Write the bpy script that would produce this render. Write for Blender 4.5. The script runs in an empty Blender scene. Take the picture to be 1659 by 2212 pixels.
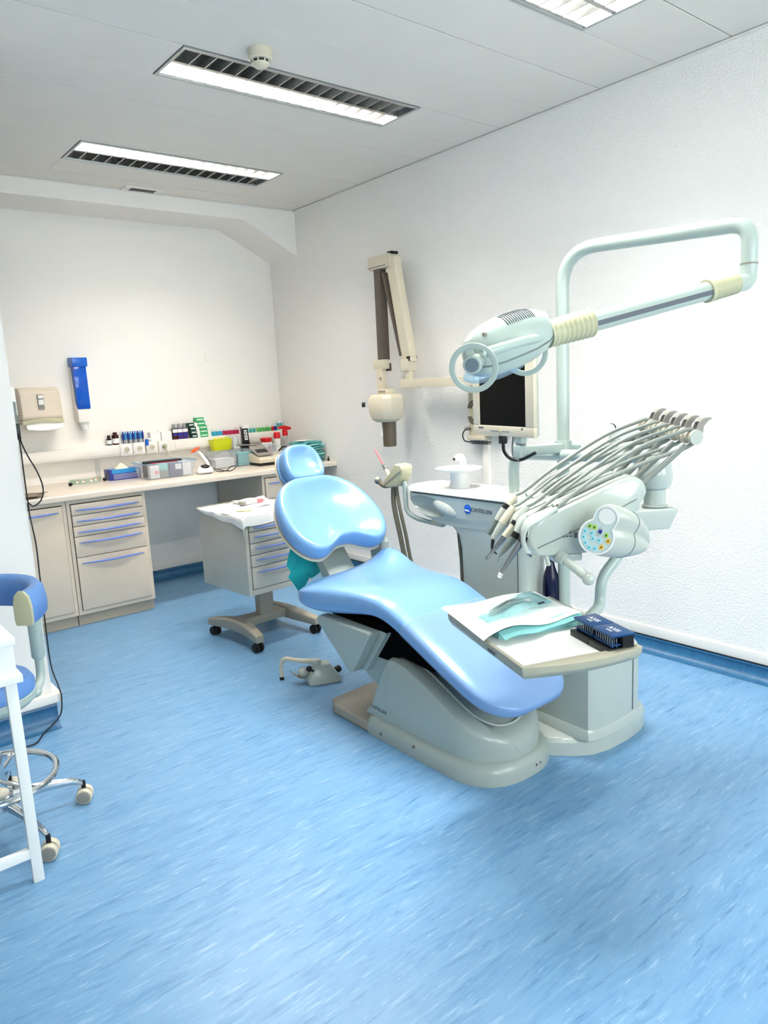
import bpy, bmesh, math, random
from mathutils import Vector, Matrix, Euler
random.seed(7)
PI = math.pi
S = bpy.context.scene
COL = S.collection

# ------------------------------------------------------------------ camera
cam = bpy.data.cameras.new('camera')
cam.sensor_fit = 'HORIZONTAL'; cam.sensor_width = 36.0
cam.lens = 36.0 * 1576.9 / 1659.0
cam.clip_start = 0.05; cam.clip_end = 60
camo = bpy.data.objects.new('camera', cam); COL.objects.link(camo)
cr = Vector((0.77324281, -0.63224277, -0.04862743))
cu = Vector((0.14684697, 0.10393852, 0.98368326))
cf = Vector((0.61687237, 0.7677668, -0.17321265))
M = Matrix(((cr.x, cu.x, -cf.x, 0), (cr.y, cu.y, -cf.y, 0), (cr.z, cu.z, -cf.z, 1.5), (0, 0, 0, 1)))
camo.matrix_world = M
S.camera = camo

# ------------------------------------------------------------------ world, light, exposure
W = bpy.data.worlds.new('world'); S.world = W; W.use_nodes = True
bg = W.node_tree.nodes['Background']
bg.inputs[0].default_value = (0.80, 0.90, 1.0, 1); bg.inputs[1].default_value = 1.0
S.view_settings.view_transform = 'Standard'
S.view_settings.look = 'None'
S.view_settings.gamma = 1.0
S.view_settings.use_curve_mapping = False
S.view_settings.exposure = 1.72
LUM_POWER = 22.0        # each lit row of a ceiling luminaire
WIN_POWER = 14.0       # daylight through each window behind the camera


def area_light(name, loc, rot, sx, sy, power, col, spread=PI):
    l = bpy.data.lights.new(name, 'AREA'); l.shape = 'RECTANGLE'
    l.size = sx; l.size_y = sy; l.energy = power; l.color = col; l.spread = spread
    o = bpy.data.objects.new(name, l); o.location = loc; o.rotation_euler = rot
    COL.objects.link(o)
    return o


# daylight entering by the two windows of the wall behind the camera
for wx in (0.55, 2.35):
    area_light('window_daylight', (wx, -1.52, 1.75), (PI / 2, 0, 0), 1.3, 1.5, WIN_POWER, (0.95, 1.0, 0.97))


# ------------------------------------------------------------------ materials
def lin(h):
    if isinstance(h, str):
        h = h.lstrip('#'); c = [int(h[i:i + 2], 16) / 255 for i in (0, 2, 4)]
    else:
        c = list(h)
    return tuple((x / 12.92 if x <= 0.04045 else ((x + 0.055) / 1.055) ** 2.4) for x in c) + (1,)


def mat(name, col, rough=0.4, metal=0.0, spec=0.5, var=0.03, vscale=6.0, bump=0.0, bscale=200.0, coat=0.0,
        trans=0.0, alpha=1.0, emit=0.0, ior=1.45, bdist=0.001):
    m = bpy.data.materials.new(name); m.use_nodes = True
    nt = m.node_tree; b = nt.nodes['Principled BSDF']
    c = lin(col)
    tc = nt.nodes.new('ShaderNodeTexCoord')
    n = nt.nodes.new('ShaderNodeTexNoise'); n.inputs['Scale'].default_value = vscale
    n.inputs['Detail'].default_value = 3
    nt.links.new(tc.outputs['Object'], n.inputs['Vector'])
    mx = nt.nodes.new('ShaderNodeMix'); mx.data_type = 'RGBA'
    mx.inputs[6].default_value = tuple(min(1, x * (1 - var)) for x in c[:3]) + (1,)
    mx.inputs[7].default_value = tuple(min(1, x * (1 + var)) for x in c[:3]) + (1,)
    nt.links.new(n.outputs['Fac'], mx.inputs[0])
    nt.links.new(mx.outputs[2], b.inputs['Base Color'])
    b.inputs['Roughness'].default_value = rough
    b.inputs['Metallic'].default_value = metal
    b.inputs['Specular IOR Level'].default_value = spec
    b.inputs['IOR'].default_value = ior
    b.inputs['Coat Weight'].default_value = coat
    b.inputs['Coat Roughness'].default_value = 0.2 if 'upholst' in name else 0.08
    b.inputs['Transmission Weight'].default_value = trans
    b.inputs['Alpha'].default_value = alpha
    if emit:
        b.inputs['Emission Color'].default_value = c; b.inputs['Emission Strength'].default_value = emit
    if bump:
        n2 = nt.nodes.new('ShaderNodeTexNoise'); n2.inputs['Scale'].default_value = bscale
        n2.inputs['Detail'].default_value = 2
        nt.links.new(tc.outputs['Object'], n2.inputs['Vector'])
        bp = nt.nodes.new('ShaderNodeBump'); bp.inputs['Strength'].default_value = bump
        bp.inputs['Distance'].default_value = bdist
        nt.links.new(n2.outputs['Fac'], bp.inputs['Height'])
        nt.links.new(bp.outputs['Normal'], b.inputs['Normal'])
    return m


def floor_mat(name, vertical=False):
    m = bpy.data.materials.new(name); m.use_nodes = True
    nt = m.node_tree; b = nt.nodes['Principled BSDF']; L = nt.links.new
    tc = nt.nodes.new('ShaderNodeTexCoord')
    # slow domain bend so that the flecks are not ruler-straight
    wn = nt.nodes.new('ShaderNodeTexNoise'); wn.inputs['Scale'].default_value = 2.2
    L(tc.outputs['Object'], wn.inputs['Vector'])
    sc = nt.nodes.new('ShaderNodeVectorMath'); sc.operation = 'SCALE'; sc.inputs['Scale'].default_value = 0.06
    L(wn.outputs['Color'], sc.inputs[0])
    ad = nt.nodes.new('ShaderNodeVectorMath'); ad.operation = 'ADD'
    L(tc.outputs['Object'], ad.inputs[0]); L(sc.outputs[0], ad.inputs[1])

    def streak(sx, sy, lo, hi, det=4, rgh=0.6, off=0.0):
        mp = nt.nodes.new('ShaderNodeMapping')
        mp.inputs['Scale'].default_value = (sx, sy, sx if vertical else 1)
        mp.inputs['Location'].default_value = (off, off * 1.7, 0)
        L(ad.outputs[0], mp.inputs['Vector'])
        n = nt.nodes.new('ShaderNodeTexNoise'); n.inputs['Scale'].default_value = 1.0
        n.inputs['Detail'].default_value = det; n.inputs['Roughness'].default_value = rgh
        L(mp.outputs[0], n.inputs['Vector'])
        r = nt.nodes.new('ShaderNodeMapRange'); r.inputs['From Min'].default_value = lo
        r.inputs['From Max'].default_value = hi; r.clamp = True
        L(n.outputs['Fac'], r.inputs['Value'])
        return r.outputs['Result']

    dk = 0.42 if vertical else 1.0            # coving is the same vinyl, with its upright shade darkened into the colour

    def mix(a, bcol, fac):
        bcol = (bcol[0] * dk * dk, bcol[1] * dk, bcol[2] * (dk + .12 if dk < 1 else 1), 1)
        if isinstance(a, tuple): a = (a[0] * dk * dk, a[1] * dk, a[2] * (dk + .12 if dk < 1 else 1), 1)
        x = nt.nodes.new('ShaderNodeMix'); x.data_type = 'RGBA'
        if isinstance(a, tuple): x.inputs[6].default_value = a
        else: L(a, x.inputs[6])
        x.inputs[7].default_value = bcol
        L(fac, x.inputs[0])
        return x.outputs[2]
    c = mix(lin('#5c8bb4'), lin('#759ec1'), streak(3, 14, 0.35, 0.65))
    c = mix(c, lin('#6d9abf'), streak(9, 60, 0.4, 0.6, off=3.1))
    c = mix(c, lin('#3a6c97'), streak(6, 55, 0.56, 0.76, 6, 0.68, off=7.7))
    c = mix(c, lin('#a3c1d8'), streak(7, 62, 0.56, 0.78, 6, 0.7, off=13.3))
    c = mix(c, lin('#c9dceb'), streak(14, 130, 0.63, 0.76, 5, 0.72, off=21.9))
    L(c, b.inputs['Base Color'])
    b.inputs['Roughness'].default_value = 0.34
    b.inputs['Specular IOR Level'].default_value = 0.45
    return m


def stucco_mat(name, col, strength):
    m = bpy.data.materials.new(name); m.use_nodes = True
    nt = m.node_tree; b = nt.nodes['Principled BSDF']; L = nt.links.new
    tc = nt.nodes.new('ShaderNodeTexCoord')
    v = nt.nodes.new('ShaderNodeTexNoise'); v.inputs['Scale'].default_value = 105
    v.inputs['Detail'].default_value = 2.5; v.inputs['Roughness'].default_value = 0.45
    L(tc.outputs['Object'], v.inputs['Vector'])
    bp = nt.nodes.new('ShaderNodeBump'); bp.inputs['Strength'].default_value = strength
    bp.inputs['Distance'].default_value = 0.004
    L(v.outputs['Fac'], bp.inputs['Height']); L(bp.outputs['Normal'], b.inputs['Normal'])
    n = nt.nodes.new('ShaderNodeTexNoise'); n.inputs['Scale'].default_value = 1.3
    L(tc.outputs['Object'], n.inputs['Vector'])
    x = nt.nodes.new('ShaderNodeMix'); x.data_type = 'RGBA'
    c = lin(col); x.inputs[6].default_value = tuple(q * 0.985 for q in c[:3]) + (1,); x.inputs[7].default_value = c
    L(n.outputs['Fac'], x.inputs[0]); L(x.outputs[2], b.inputs['Base Color'])
    b.inputs['Roughness'].default_value = 0.75
    return m


def clear_mat(name, tint, op, rough=0.08):
    """thin clear plastic: mostly transparent, with gloss."""
    m = bpy.data.materials.new(name); m.use_nodes = True
    nt = m.node_tree; nt.nodes.clear(); L = nt.links.new
    out = nt.nodes.new('ShaderNodeOutputMaterial')
    t = nt.nodes.new('ShaderNodeBsdfTransparent'); t.inputs[0].default_value = lin(tint)
    p = nt.nodes.new('ShaderNodeBsdfPrincipled'); p.inputs['Base Color'].default_value = lin(tint)
    p.inputs['Roughness'].default_value = rough
    tc = nt.nodes.new('ShaderNodeTexCoord'); n = nt.nodes.new('ShaderNodeTexNoise'); n.inputs['Scale'].default_value = 9
    L(tc.outputs['Object'], n.inputs['Vector'])
    r = nt.nodes.new('ShaderNodeMapRange'); r.inputs['To Min'].default_value = op * 0.8; r.inputs['To Max'].default_value = op * 1.2
    L(n.outputs['Fac'], r.inputs['Value'])
    mx = nt.nodes.new('ShaderNodeMixShader'); L(r.outputs[0], mx.inputs[0]); L(t.outputs[0], mx.inputs[1]); L(p.outputs[0], mx.inputs[2])
    L(mx.outputs[0], out.inputs[0])
    return m


MT = dict(
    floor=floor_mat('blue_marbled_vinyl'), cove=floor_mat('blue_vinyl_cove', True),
    wall=stucco_mat('white_stucco', '#f1efeb', 0.85), wall_s=stucco_mat('white_paint', '#efece6', 0.12),
    ceil=mat('ceiling_metal', '#dfdbd3', 0.45), gap=mat('ceiling_void', '#141414', 0.9),
    trimw=mat('white_trim', '#ece8e1', 0.4), seal=mat('dark_seal', '#10161c', 0.5),
    cream=mat('cream_laminate', '#d7cab8', 0.35), creamd=mat('cream_shadow_gap', '#2a2826', 0.7), top=mat('worktop', '#e4d8c8', 0.22),
    plinth=mat('plinth', '#b5aa97', 0.4),
    grey=mat('pale_grey_plastic', '#b4bab1', 0.28, coat=0.2), unit=mat('unit_white', '#b5beb7', 0.22, coat=0.35),
    lampw=mat('lamp_white', '#a9b8b1', 0.3, coat=0.15), ivory=mat('ivory_plastic', '#b6b596', 0.4),
    ivoryl=mat('ivory_light', '#cfc7b2', 0.35),
    tray=mat('tray_cream', '#a8a592', 0.35), base=mat('base_greige', '#a19a8c', 0.4), chairb=mat('chair_base', '#a1aba4', 0.3, coat=0.2),
    vinyl=mat('blue_upholstery', '#719fd0', 0.34, coat=0.5, var=0.02), vinyl2=mat('stool_upholstery', '#5d88c4', 0.45),
    handle=mat('blue_handle', '#6f86cf', 0.25), white=mat('white_plastic', '#e9eae7', 0.35),
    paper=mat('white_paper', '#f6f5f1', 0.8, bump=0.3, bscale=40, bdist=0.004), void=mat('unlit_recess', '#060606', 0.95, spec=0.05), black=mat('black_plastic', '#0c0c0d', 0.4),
    screen=mat('screen_black', '#010101', 0.35, spec=0.1), chrome=mat('chrome', '#d8d8d8', 0.12, 1.0), steel=mat('steel', '#8f9499', 0.25, 1.0),
    alu=mat('louvre_aluminium', '#c4c4c2', 0.22, 1.0), aluf=mat('anodised_frame', '#b8bcbc', 0.35, 0.8),
    brown=mat('dark_taupe', '#5a5047', 0.4), cone=mat('cone_brown', '#5c5344', 0.35), hose=mat('hose_grey', '#79817b', 0.4),
    hosed=mat('hose_olive', '#716c5d', 0.5), dgrey=mat('dark_grey_plastic', '#6d7672', 0.4), mgrey=mat('slate_disc', '#6c7a84', 0.5),
    teal=mat('teal_napkin', '#1cb0b4', 0.8, bump=0.3, bscale=500), tealp=mat('teal_paper', '#3fa6a6', 0.7), tealm=mat('mask_teal', '#86c6c6', 0.8), tealm2=mat('mask_teal_deep', '#4f9ea0', 0.8),
    blue=mat('glossy_blue', '#1560c8', 0.2), blued=mat('navy', '#1b2f8f', 0.35), navy=mat('axis_navy', '#0f3d72', 0.3), skyb=mat('sky_blue', '#2c8fd0', 0.35),
    yellow=mat('yellow_bin', '#d8dc1e', 0.35), red=mat('red_cap', '#d3161c', 0.35), pink=mat('pink', '#e8747c', 0.5), orange=mat('orange_shield', '#ee4e12', 0.3),
    purple=mat('purple_label', '#43246b', 0.4), dgreen=mat('dark_green_box', '#0f3f34', 0.5), green=mat('green_box', '#3aa76a', 0.5),
    amber=mat('amber_glass', '#3c0f0c', 0.15), crimson=mat('crimson_label', '#b5204e', 0.4), tealb=mat('teal_label', '#2fa8a4', 0.4),
    greenb=mat('green_label', '#4fae52', 0.4), cyanb=mat('cyan_label', '#38a3c4', 0.4), label=mat('label_white', '#ebebe8', 0.6),
    slate=mat('box_slate', '#50507c', 0.5), bottle=mat('bottle_dark_blue', '#0b0f33', 0.2), rubber=mat('rubber', '#151515', 0.6),
    clear=clear_mat('clear_plastic', '#f4f6f8', 0.16), film=clear_mat('clear_film', '#dceefb', 0.22, 0.12), pouch=clear_mat('pouch_film', '#cfeaec', 0.30, 0.15),
    bluec=clear_mat('blue_clear', '#0f62d8', 0.72, 0.1), yel2=mat('tips_yellow', '#f0f03a', 0.5), ink=mat('ink', '#5a6068', 0.6), inkd=mat('ink_dark', '#1c1c20', 0.6),
    padkey=mat('key_panel', '#c3d3d3', 0.35), kgreen=mat('key_green', '#9fcf5a', 0.4), kblue=mat('key_blue', '#9fdbea', 0.4), kyel=mat('key_amber', '#f0c040', 0.4),
    tube=mat('fluorescent_tube', '#ffffff', 0.4, emit=12.0), stain=mat('yellow_stain', '#f2ef9a', 0.8), tissue=mat('tissue', '#f6efc8', 0.8),
    card=mat('grey_card', '#8b8880', 0.5), wood=mat('greyed_glass', '#8d7d6b', 0.25), gray3=mat('vent_dark', '#6b6558', 0.6), olive=mat('strap_green', '#9fb29a', 0.5),
    trolley=mat('trolley_greige', '#c8c4b8', 0.3, coat=0.1), rearwall=mat('rear_wall', '#eceae5', 0.8),
)


# ------------------------------------------------------------------ mesh helpers
class MB:
    def __init__(s): s.v = []; s.f = []

    def add(s, vs, fs):
        o = len(s.v); s.v += [Vector(p) for p in vs]; s.f += [tuple(i + o for i in f) for f in fs]; return s

    def box(s, a, b):
        x0, y0, z0 = a; x1, y1, z1 = b
        return s.add([(x0, y0, z0), (x1, y0, z0), (x1, y1, z0), (x0, y1, z0), (x0, y0, z1), (x1, y0, z1), (x1, y1, z1), (x0, y1, z1)],
                     [(3, 2, 1, 0), (4, 5, 6, 7), (0, 1, 5, 4), (1, 2, 6, 5), (2, 3, 7, 6), (3, 0, 4, 7)])

    def obox(s, c, ex, ey, ez):
        """box from centre and three half-axis vectors"""
        c, ex, ey, ez = map(Vector, (c, ex, ey, ez))
        P = [c + i * ex + j * ey + k * ez for k in (-1, 1) for (i, j) in ((-1, -1), (1, -1), (1, 1), (-1, 1))]
        return s.add(P, [(3, 2, 1, 0), (4, 5, 6, 7), (0, 1, 5, 4), (1, 2, 6, 5), (2, 3, 7, 6), (3, 0, 4, 7)])

    def bar(s, p, q, w, h, up=(0, 0, 1)):
        p, q = Vector(p), Vector(q); d = (q - p).normalized(); u = Vector(up)
        r = d.cross(u).normalized(); u = r.cross(d)
        return s.obox((p + q) / 2, (q - p) / 2, r * w / 2, u * h / 2)

    def loft(s, rings, cap0=True, cap1=True, closed=True, loop=False):
        n = len(rings[0]); o = len(s.v)
        for r in rings: s.v += [Vector(p) for p in r]
        k = len(rings)
        for i in range(k if loop else k - 1):
            for j in range(n if closed else n - 1):
                a = o + i * n + j; b = o + i * n + (j + 1) % n
                c = o + ((i + 1) % k) * n + (j + 1) % n; d = o + ((i + 1) % k) * n + j
                s.f.append((a, b, c, d))
        if not loop:
            if cap0: s.f.append(tuple(reversed(range(o, o + n))))
            if cap1: s.f.append(tuple(range(o + (k - 1) * n, o + k * n)))
        return s

    def tube(s, path, r, n=10, closed=False, r2=None):
        P = [Vector(p) for p in path]; k = len(P); rings = []
        T = []
        for i in range(k):
            if closed: t = P[(i + 1) % k] - P[i - 1]
            else: t = P[min(i + 1, k - 1)] - P[max(i - 1, 0)]
            T.append(t.normalized())
        up = Vector((0, 0, 1)) if abs(T[0].z) < 0.9 else Vector((1, 0, 0))
        x = T[0].cross(up).normalized()
        for i in range(k):
            x = (x - T[i] * x.dot(T[i])).normalized(); y = T[i].cross(x)
            rr = r[i] if isinstance(r, (list, tuple)) else r
            rings.append([P[i] + x * rr * math.cos(2 * PI * j / n) + y * rr * math.sin(2 * PI * j / n) for j in range(n)])
        return s.loft(rings, loop=closed)

    def cyl(s, p, q, r, r2=None, n=20):
        return s.tube([p, q], [r, r if r2 is None else r2], n)

    def lathe(s, prof, o=(0, 0, 0), ax=(0, 0, 1), n=24):
        o = Vector(o); a = Vector(ax).normalized()
        t = Vector((1, 0, 0)) if abs(a.x) < 0.9 else Vector((0, 1, 0))
        x = (t - a * t.dot(a)).normalized(); y = a.cross(x)
        rings = [[o + a * h + x * r * math.cos(2 * PI * j / n) + y * r * math.sin(2 * PI * j / n) for j in range(n)] for r, h in prof]
        return s.loft(rings)

    def ball(s, c, r, n=16, m=10, ex=None):
        c = Vector(c)
        if ex is None:
            rr = (r, r, r) if not isinstance(r, (tuple, list)) else r
            ex = (Vector((rr[0], 0, 0)), Vector((0, rr[1], 0)), Vector((0, 0, rr[2])))
        rings = []
        for i in range(m + 1):
            t = max(0.02, min(PI - 0.02, PI * i / m))
            rings.append([c + ex[0] * math.sin(t) * math.cos(2 * PI * j / n) + ex[1] * math.sin(t) * math.sin(2 * PI * j / n) - ex[2] * math.cos(t) for j in range(n)])
        return s.loft(rings)

    def prism(s, poly, ax, a0, a1):
        """poly of 2-D points; ax = axis of extrusion: 'x' poly=(y,z); 'y' poly=(x,z); 'z' poly=(x,y)"""
        def P(p, t): return {'x': (t, p[0], p[1]), 'y': (p[0], t, p[1]), 'z': (p[0], p[1], t)}[ax]
        return s.loft([[P(p, a0) for p in poly], [P(p, a1) for p in poly]])

    def tf(s, mtx):
        s.v = [mtx @ p for p in s.v]; return s

    def build(s, name, m, parent=None, bevel=0.0, seg=2, smooth=35, label=None, kind=None, cat=None, group=None, bang=30):
        off = ORG.get(parent.name, Vector()) if parent else Vector()
        if parent is None:
            xs = [p.x for p in s.v]; ys = [p.y for p in s.v]; zs = [p.z for p in s.v]
            off = Vector(((min(xs) + max(xs)) / 2, (min(ys) + max(ys)) / 2, min(zs)))
        me = bpy.data.meshes.new(name)
        bm = bmesh.new()
        vs = [bm.verts.new(p - off) for p in s.v]
        for f in s.f:
            try: bm.faces.new([vs[i] for i in f])
            except ValueError: pass
        bmesh.ops.recalc_face_normals(bm, faces=bm.faces)
        if bevel:
            bm.normal_update()
            es = [e for e in bm.edges if len(e.link_faces) == 2 and e.calc_face_angle(0) > math.radians(bang)]
            bmesh.ops.bevel(bm, geom=es, offset=bevel, offset_type='OFFSET', segments=seg, profile=0.6, affect='EDGES', clamp_overlap=True)
        bm.to_mesh(me); bm.free()
        me.materials.append(MT[m] if isinstance(m, str) else m)
        if smooth:
            me.polygons.foreach_set('use_smooth', [True] * len(me.polygons))
            me.set_sharp_from_angle(angle=math.radians(smooth))
        o = bpy.data.objects.new(name, me); COL.objects.link(o)
        if parent: o.parent = parent
        else: o.location = off
        ORG[o.name] = off
        if label: o['label'] = label
        if kind: o['kind'] = kind
        if cat: o['category'] = cat
        if group: o['group'] = group
        return o


ORG = {}


def thing(name, loc, label, cat, group=None):
    o = bpy.data.objects.new(name, None); o.empty_display_size = 0.05
    o.location = loc; COL.objects.link(o); ORG[o.name] = Vector(loc)
    o['label'] = label; o['category'] = cat
    if group: o['group'] = group
    return o


def copy_tree(o, parent=None):
    c = o.copy(); COL.objects.link(c); c.parent = parent
    for ch in list(o.children): copy_tree(ch, c)
    return c


def place_copy(o, loc, label=None, rz=None):
    c = copy_tree(o); c.location = loc
    if label: c['label'] = label
    if rz is not None: c.rotation_euler = (0, 0, rz)
    return c


def struct(mb, name, m, **k): return mb.build(name, m, kind='structure', **k)


def spline(pts, n=8, closed=False):
    """Catmull-Rom through points"""
    P = [Vector(p) for p in pts]; k = len(P); out = []
    rng = k if closed else k - 1
    for i in range(rng):
        p0 = P[(i - 1) % k] if (closed or i > 0) else P[0] * 2 - P[1]
        p1 = P[i]; p2 = P[(i + 1) % k]
        p3 = P[(i + 2) % k] if (closed or i + 2 < k) else P[-1] * 2 - P[-2]
        for j in range(n):
            t = j / n
            out.append(0.5 * ((2 * p1) + (p2 - p0) * t + (2 * p0 - 5 * p1 + 4 * p2 - p3) * t * t + (3 * p1 - p0 - 3 * p2 + p3) * t ** 3))
    if not closed: out.append(P[-1])
    return out


def fillet(pts, r, n=6):
    """polyline with rounded corners"""
    P = [Vector(p) for p in pts]; out = [P[0]]
    for i in range(1, len(P) - 1):
        a, b, c = P[i - 1], P[i], P[i + 1]
        rr = r[i - 1] if isinstance(r, (list, tuple)) else r
        d = min(rr, (a - b).length * 0.49, (c - b).length * 0.49)
        p = b + (a - b).normalized() * d; q = b + (c - b).normalized() * d
        for j in range(n + 1):
            t = j / n; out.append(p * (1 - t) ** 2 + b * 2 * t * (1 - t) + q * t * t)
    out.append(P[-1]); return out


def rrect(w, h, r, n=5, cx=0, cy=0):
    out = []
    for (sx, sy, a0) in ((1, 1, 0), (-1, 1, PI / 2), (-1, -1, PI), (1, -1, 1.5 * PI)):
        for j in range(n + 1):
            a = a0 + PI / 2 * j / n
            out.append((cx + sx * (w / 2 - r) + r * math.cos(a), cy + sy * (h / 2 - r) + r * math.sin(a)))
    return out


def text(name, body, size, origin, xdir, ydir, m, parent, depth=0.0006, label=None):
    cu_ = bpy.data.curves.new(name, 'FONT'); cu_.body = body; cu_.size = size; cu_.extrude = depth; cu_.align_x = 'CENTER'; cu_.align_y = 'CENTER'
    t = bpy.data.objects.new('tmp', cu_); COL.objects.link(t)
    dg = bpy.context.evaluated_depsgraph_get()
    me = bpy.data.meshes.new_from_object(t.evaluated_get(dg))
    bpy.data.objects.remove(t)
    x = Vector(xdir).normalized(); y = Vector(ydir).normalized(); z = x.cross(y)
    off = ORG.get(parent.name, Vector())
    for v in me.vertices:
        c = v.co.copy(); v.co = Vector(origin) - off + x * c.x + y * c.y + z * c.z
    me.materials.clear(); me.materials.append(MT[m])
    o = bpy.data.objects.new(name, me); COL.objects.link(o); o.parent = parent; ORG[o.name] = off
    if label: o['label'] = label
    return o


# ================================================================== THE ROOM
XR, YB, ZC = 3.47, 5.73, 2.917
XL, YF = -1.6, -1.7
struct(MB().box((XL, YF, -0.05), (XR, YB, 0.0)), 'floor', 'floor')
struct(MB().box((XR, YF, 0), (XR + 0.12, YB + 0.12, 3.1)), 'wall_right', 'wall')
struct(MB().box((XL, YB, 0), (XR, YB + 0.12, 3.1)), 'wall_back', 'wall_s')
struct(MB().box((XL - 0.12, YF, 0), (XL, YB + 0.12, 3.1)), 'wall_left', 'wall_s')
# wall behind the camera, with two window openings
wf = MB()
xs = [XL - 0.12, -0.15, 1.25, 1.65, 3.05, XR + 0.12]
for i, (a, b) in enumerate(zip(xs[:-1], xs[1:])):
    if i in (1, 3):
        wf.box((a, YF - 0.12, 0), (b, YF, 0.95)); wf.box((a, YF - 0.12, 2.55), (b, YF, 3.1))
    else:
        wf.box((a, YF - 0.12, 0), (b, YF, 3.1))
struct(wf, 'wall_front', 'rearwall')
for k, (a, b) in enumerate(((-0.15, 1.25), (1.65, 3.05))):
    w = MB().box((a, YF - 0.09, 0.95), (a + 0.05, YF - 0.03, 2.55)).box((b - 0.05, YF - 0.09, 0.95), (b, YF - 0.03, 2.55))
    w.box((a + .05, YF - 0.09, 0.95), (b - .05, YF - 0.03, 1.0)).box((a + .05, YF - 0.09, 2.5), (b - .05, YF - 0.03, 2.55))
    w.box(((a + b) / 2 - .025, YF - 0.09, 1.0), ((a + b) / 2 + .025, YF - 0.03, 2.5))
    wo = struct(w, 'window_%d' % (k + 1), 'white')
    for (p, q) in ((a + .05, (a + b) / 2 - .025), ((a + b) / 2 + .025, b - .05)):
        MB().box((p, YF - 0.065, 1.0), (q, YF - 0.06, 2.5)).build('pane', 'clear', wo)

# beam with haunch along the back wall
struct(MB().prism([(XL, 2.811), (2.995, 2.811), (XR, 2.57), (XR, 3.0), (XL, 3.0)], 'y', 5.30, YB), 'trim_1', 'wall_s')

# ceiling: a dark void with metal planks hung below it
ceil = struct(MB().box((XL, YF, 3.06), (XR, YB, 3.1)), 'ceiling', 'gap')
LUM = [(1.705, 2.040), (3.043, 3.378), (4.412, 4.785)]      # y range of the three luminaires
LX0, LX1 = 1.505, 2.832
seams = [-1.7, -1.31, -0.975, -0.64, -0.305, 0.03, 0.365, 0.70, 1.035, 1.37, 1.705, 2.04, 2.375, 2.708, 3.043, 3.378, 3.71, 4.045, 4.38, 5.062, 5.31]
G = 0.0011


WIDE = (-0.64, 0.03, 1.035, 1.705, 2.375, 3.043, 3.71, 4.38, 5.062)      # joints that gape a little


def plank(x0, x1, y0, y1):
    g0, g1 = [0.003 if any(abs(q - w_) < .001 for w_ in WIDE) else G for q in (y0, y1)]
    MB().box((x0, y0 + g0, ZC), (x1, y1 - g1, ZC + 0.022)).build('ceiling_panel', 'ceil', ceil, bevel=0.0012, seg=1)


for a, b in zip(seams[:-1], seams[1:]):
    lm = [l for l in LUM if a - 0.04 <= l[0] < b - .02]
    if lm:
        l = lm[0]
        plank(XL, LX0, a, b); plank(LX1, XR - 0.026, a, b)
        if l[0] - a > 0.02: plank(LX0, LX1, a, l[0] - .0002)
        if b - l[1] > 0.02: plank(LX0, LX1, l[1] + .0002, b)
    else:
        plank(XL, XR - 0.026, a, b)
struct(MB().box((XR - 0.020, YF, ZC - 0.008), (XR, 5.30, ZC + 0.002)), 'trim_2', 'trimw', bevel=0.002)
struct(MB().box((XL, 5.288, ZC - 0.006), (XR - .018, 5.30, ZC - 0.001)), 'trim_3', 'trimw')

# blue vinyl coving turned up the walls, white skirting above it


def cove_profile(h=0.08, r=0.05):
    out = [(0.0, 0.0), (0.0, h - .012), (0.004, h), (0.010, h - .002), (0.014, h - .010), (0.010, h - .018)]
    for j in range(7):
        a = PI / 2 * j / 6
        out.append((0.010 + (r - r * math.cos(a)), (r - r * math.sin(a)) + 0.001))
    return out


cp = cove_profile()
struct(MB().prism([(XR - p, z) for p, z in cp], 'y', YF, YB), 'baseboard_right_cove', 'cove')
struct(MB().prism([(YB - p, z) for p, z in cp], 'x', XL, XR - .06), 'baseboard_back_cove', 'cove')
struct(MB().box((XR - 0.008, YF, 0.083), (XR, YB, 0.135)), 'baseboard_right', 'trimw', bevel=0.002)
struct(MB().box((XR - 0.013, YF, 0.079), (XR, YB, 0.0835)), 'trim_4', 'seal')
struct(MB().box((XL, YB - 0.012, 0.083), (XR - .01, YB, 0.135)), 'baseboard_back', 'trimw', bevel=0.002)

# partition at the left with its own skirting
struct(MB().box((XL, 3.50, 0), (0.778, 3.64, 3.06)), 'wall_partition', 'wall_s')
struct(MB().box((XL, 3.465, 0.118), (0.812, 3.50, 0.160)).box((0.778, 3.50, 0.118), (0.812, 3.66, 0.160)), 'baseboard_partition', 'trimw', bevel=0.005)
struct(MB().prism([(3.50 - p * 1.0, z * 1.4) for p, z in cp], 'x', XL, 0.79), 'baseboard_partition_cove', 'cove')


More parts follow.
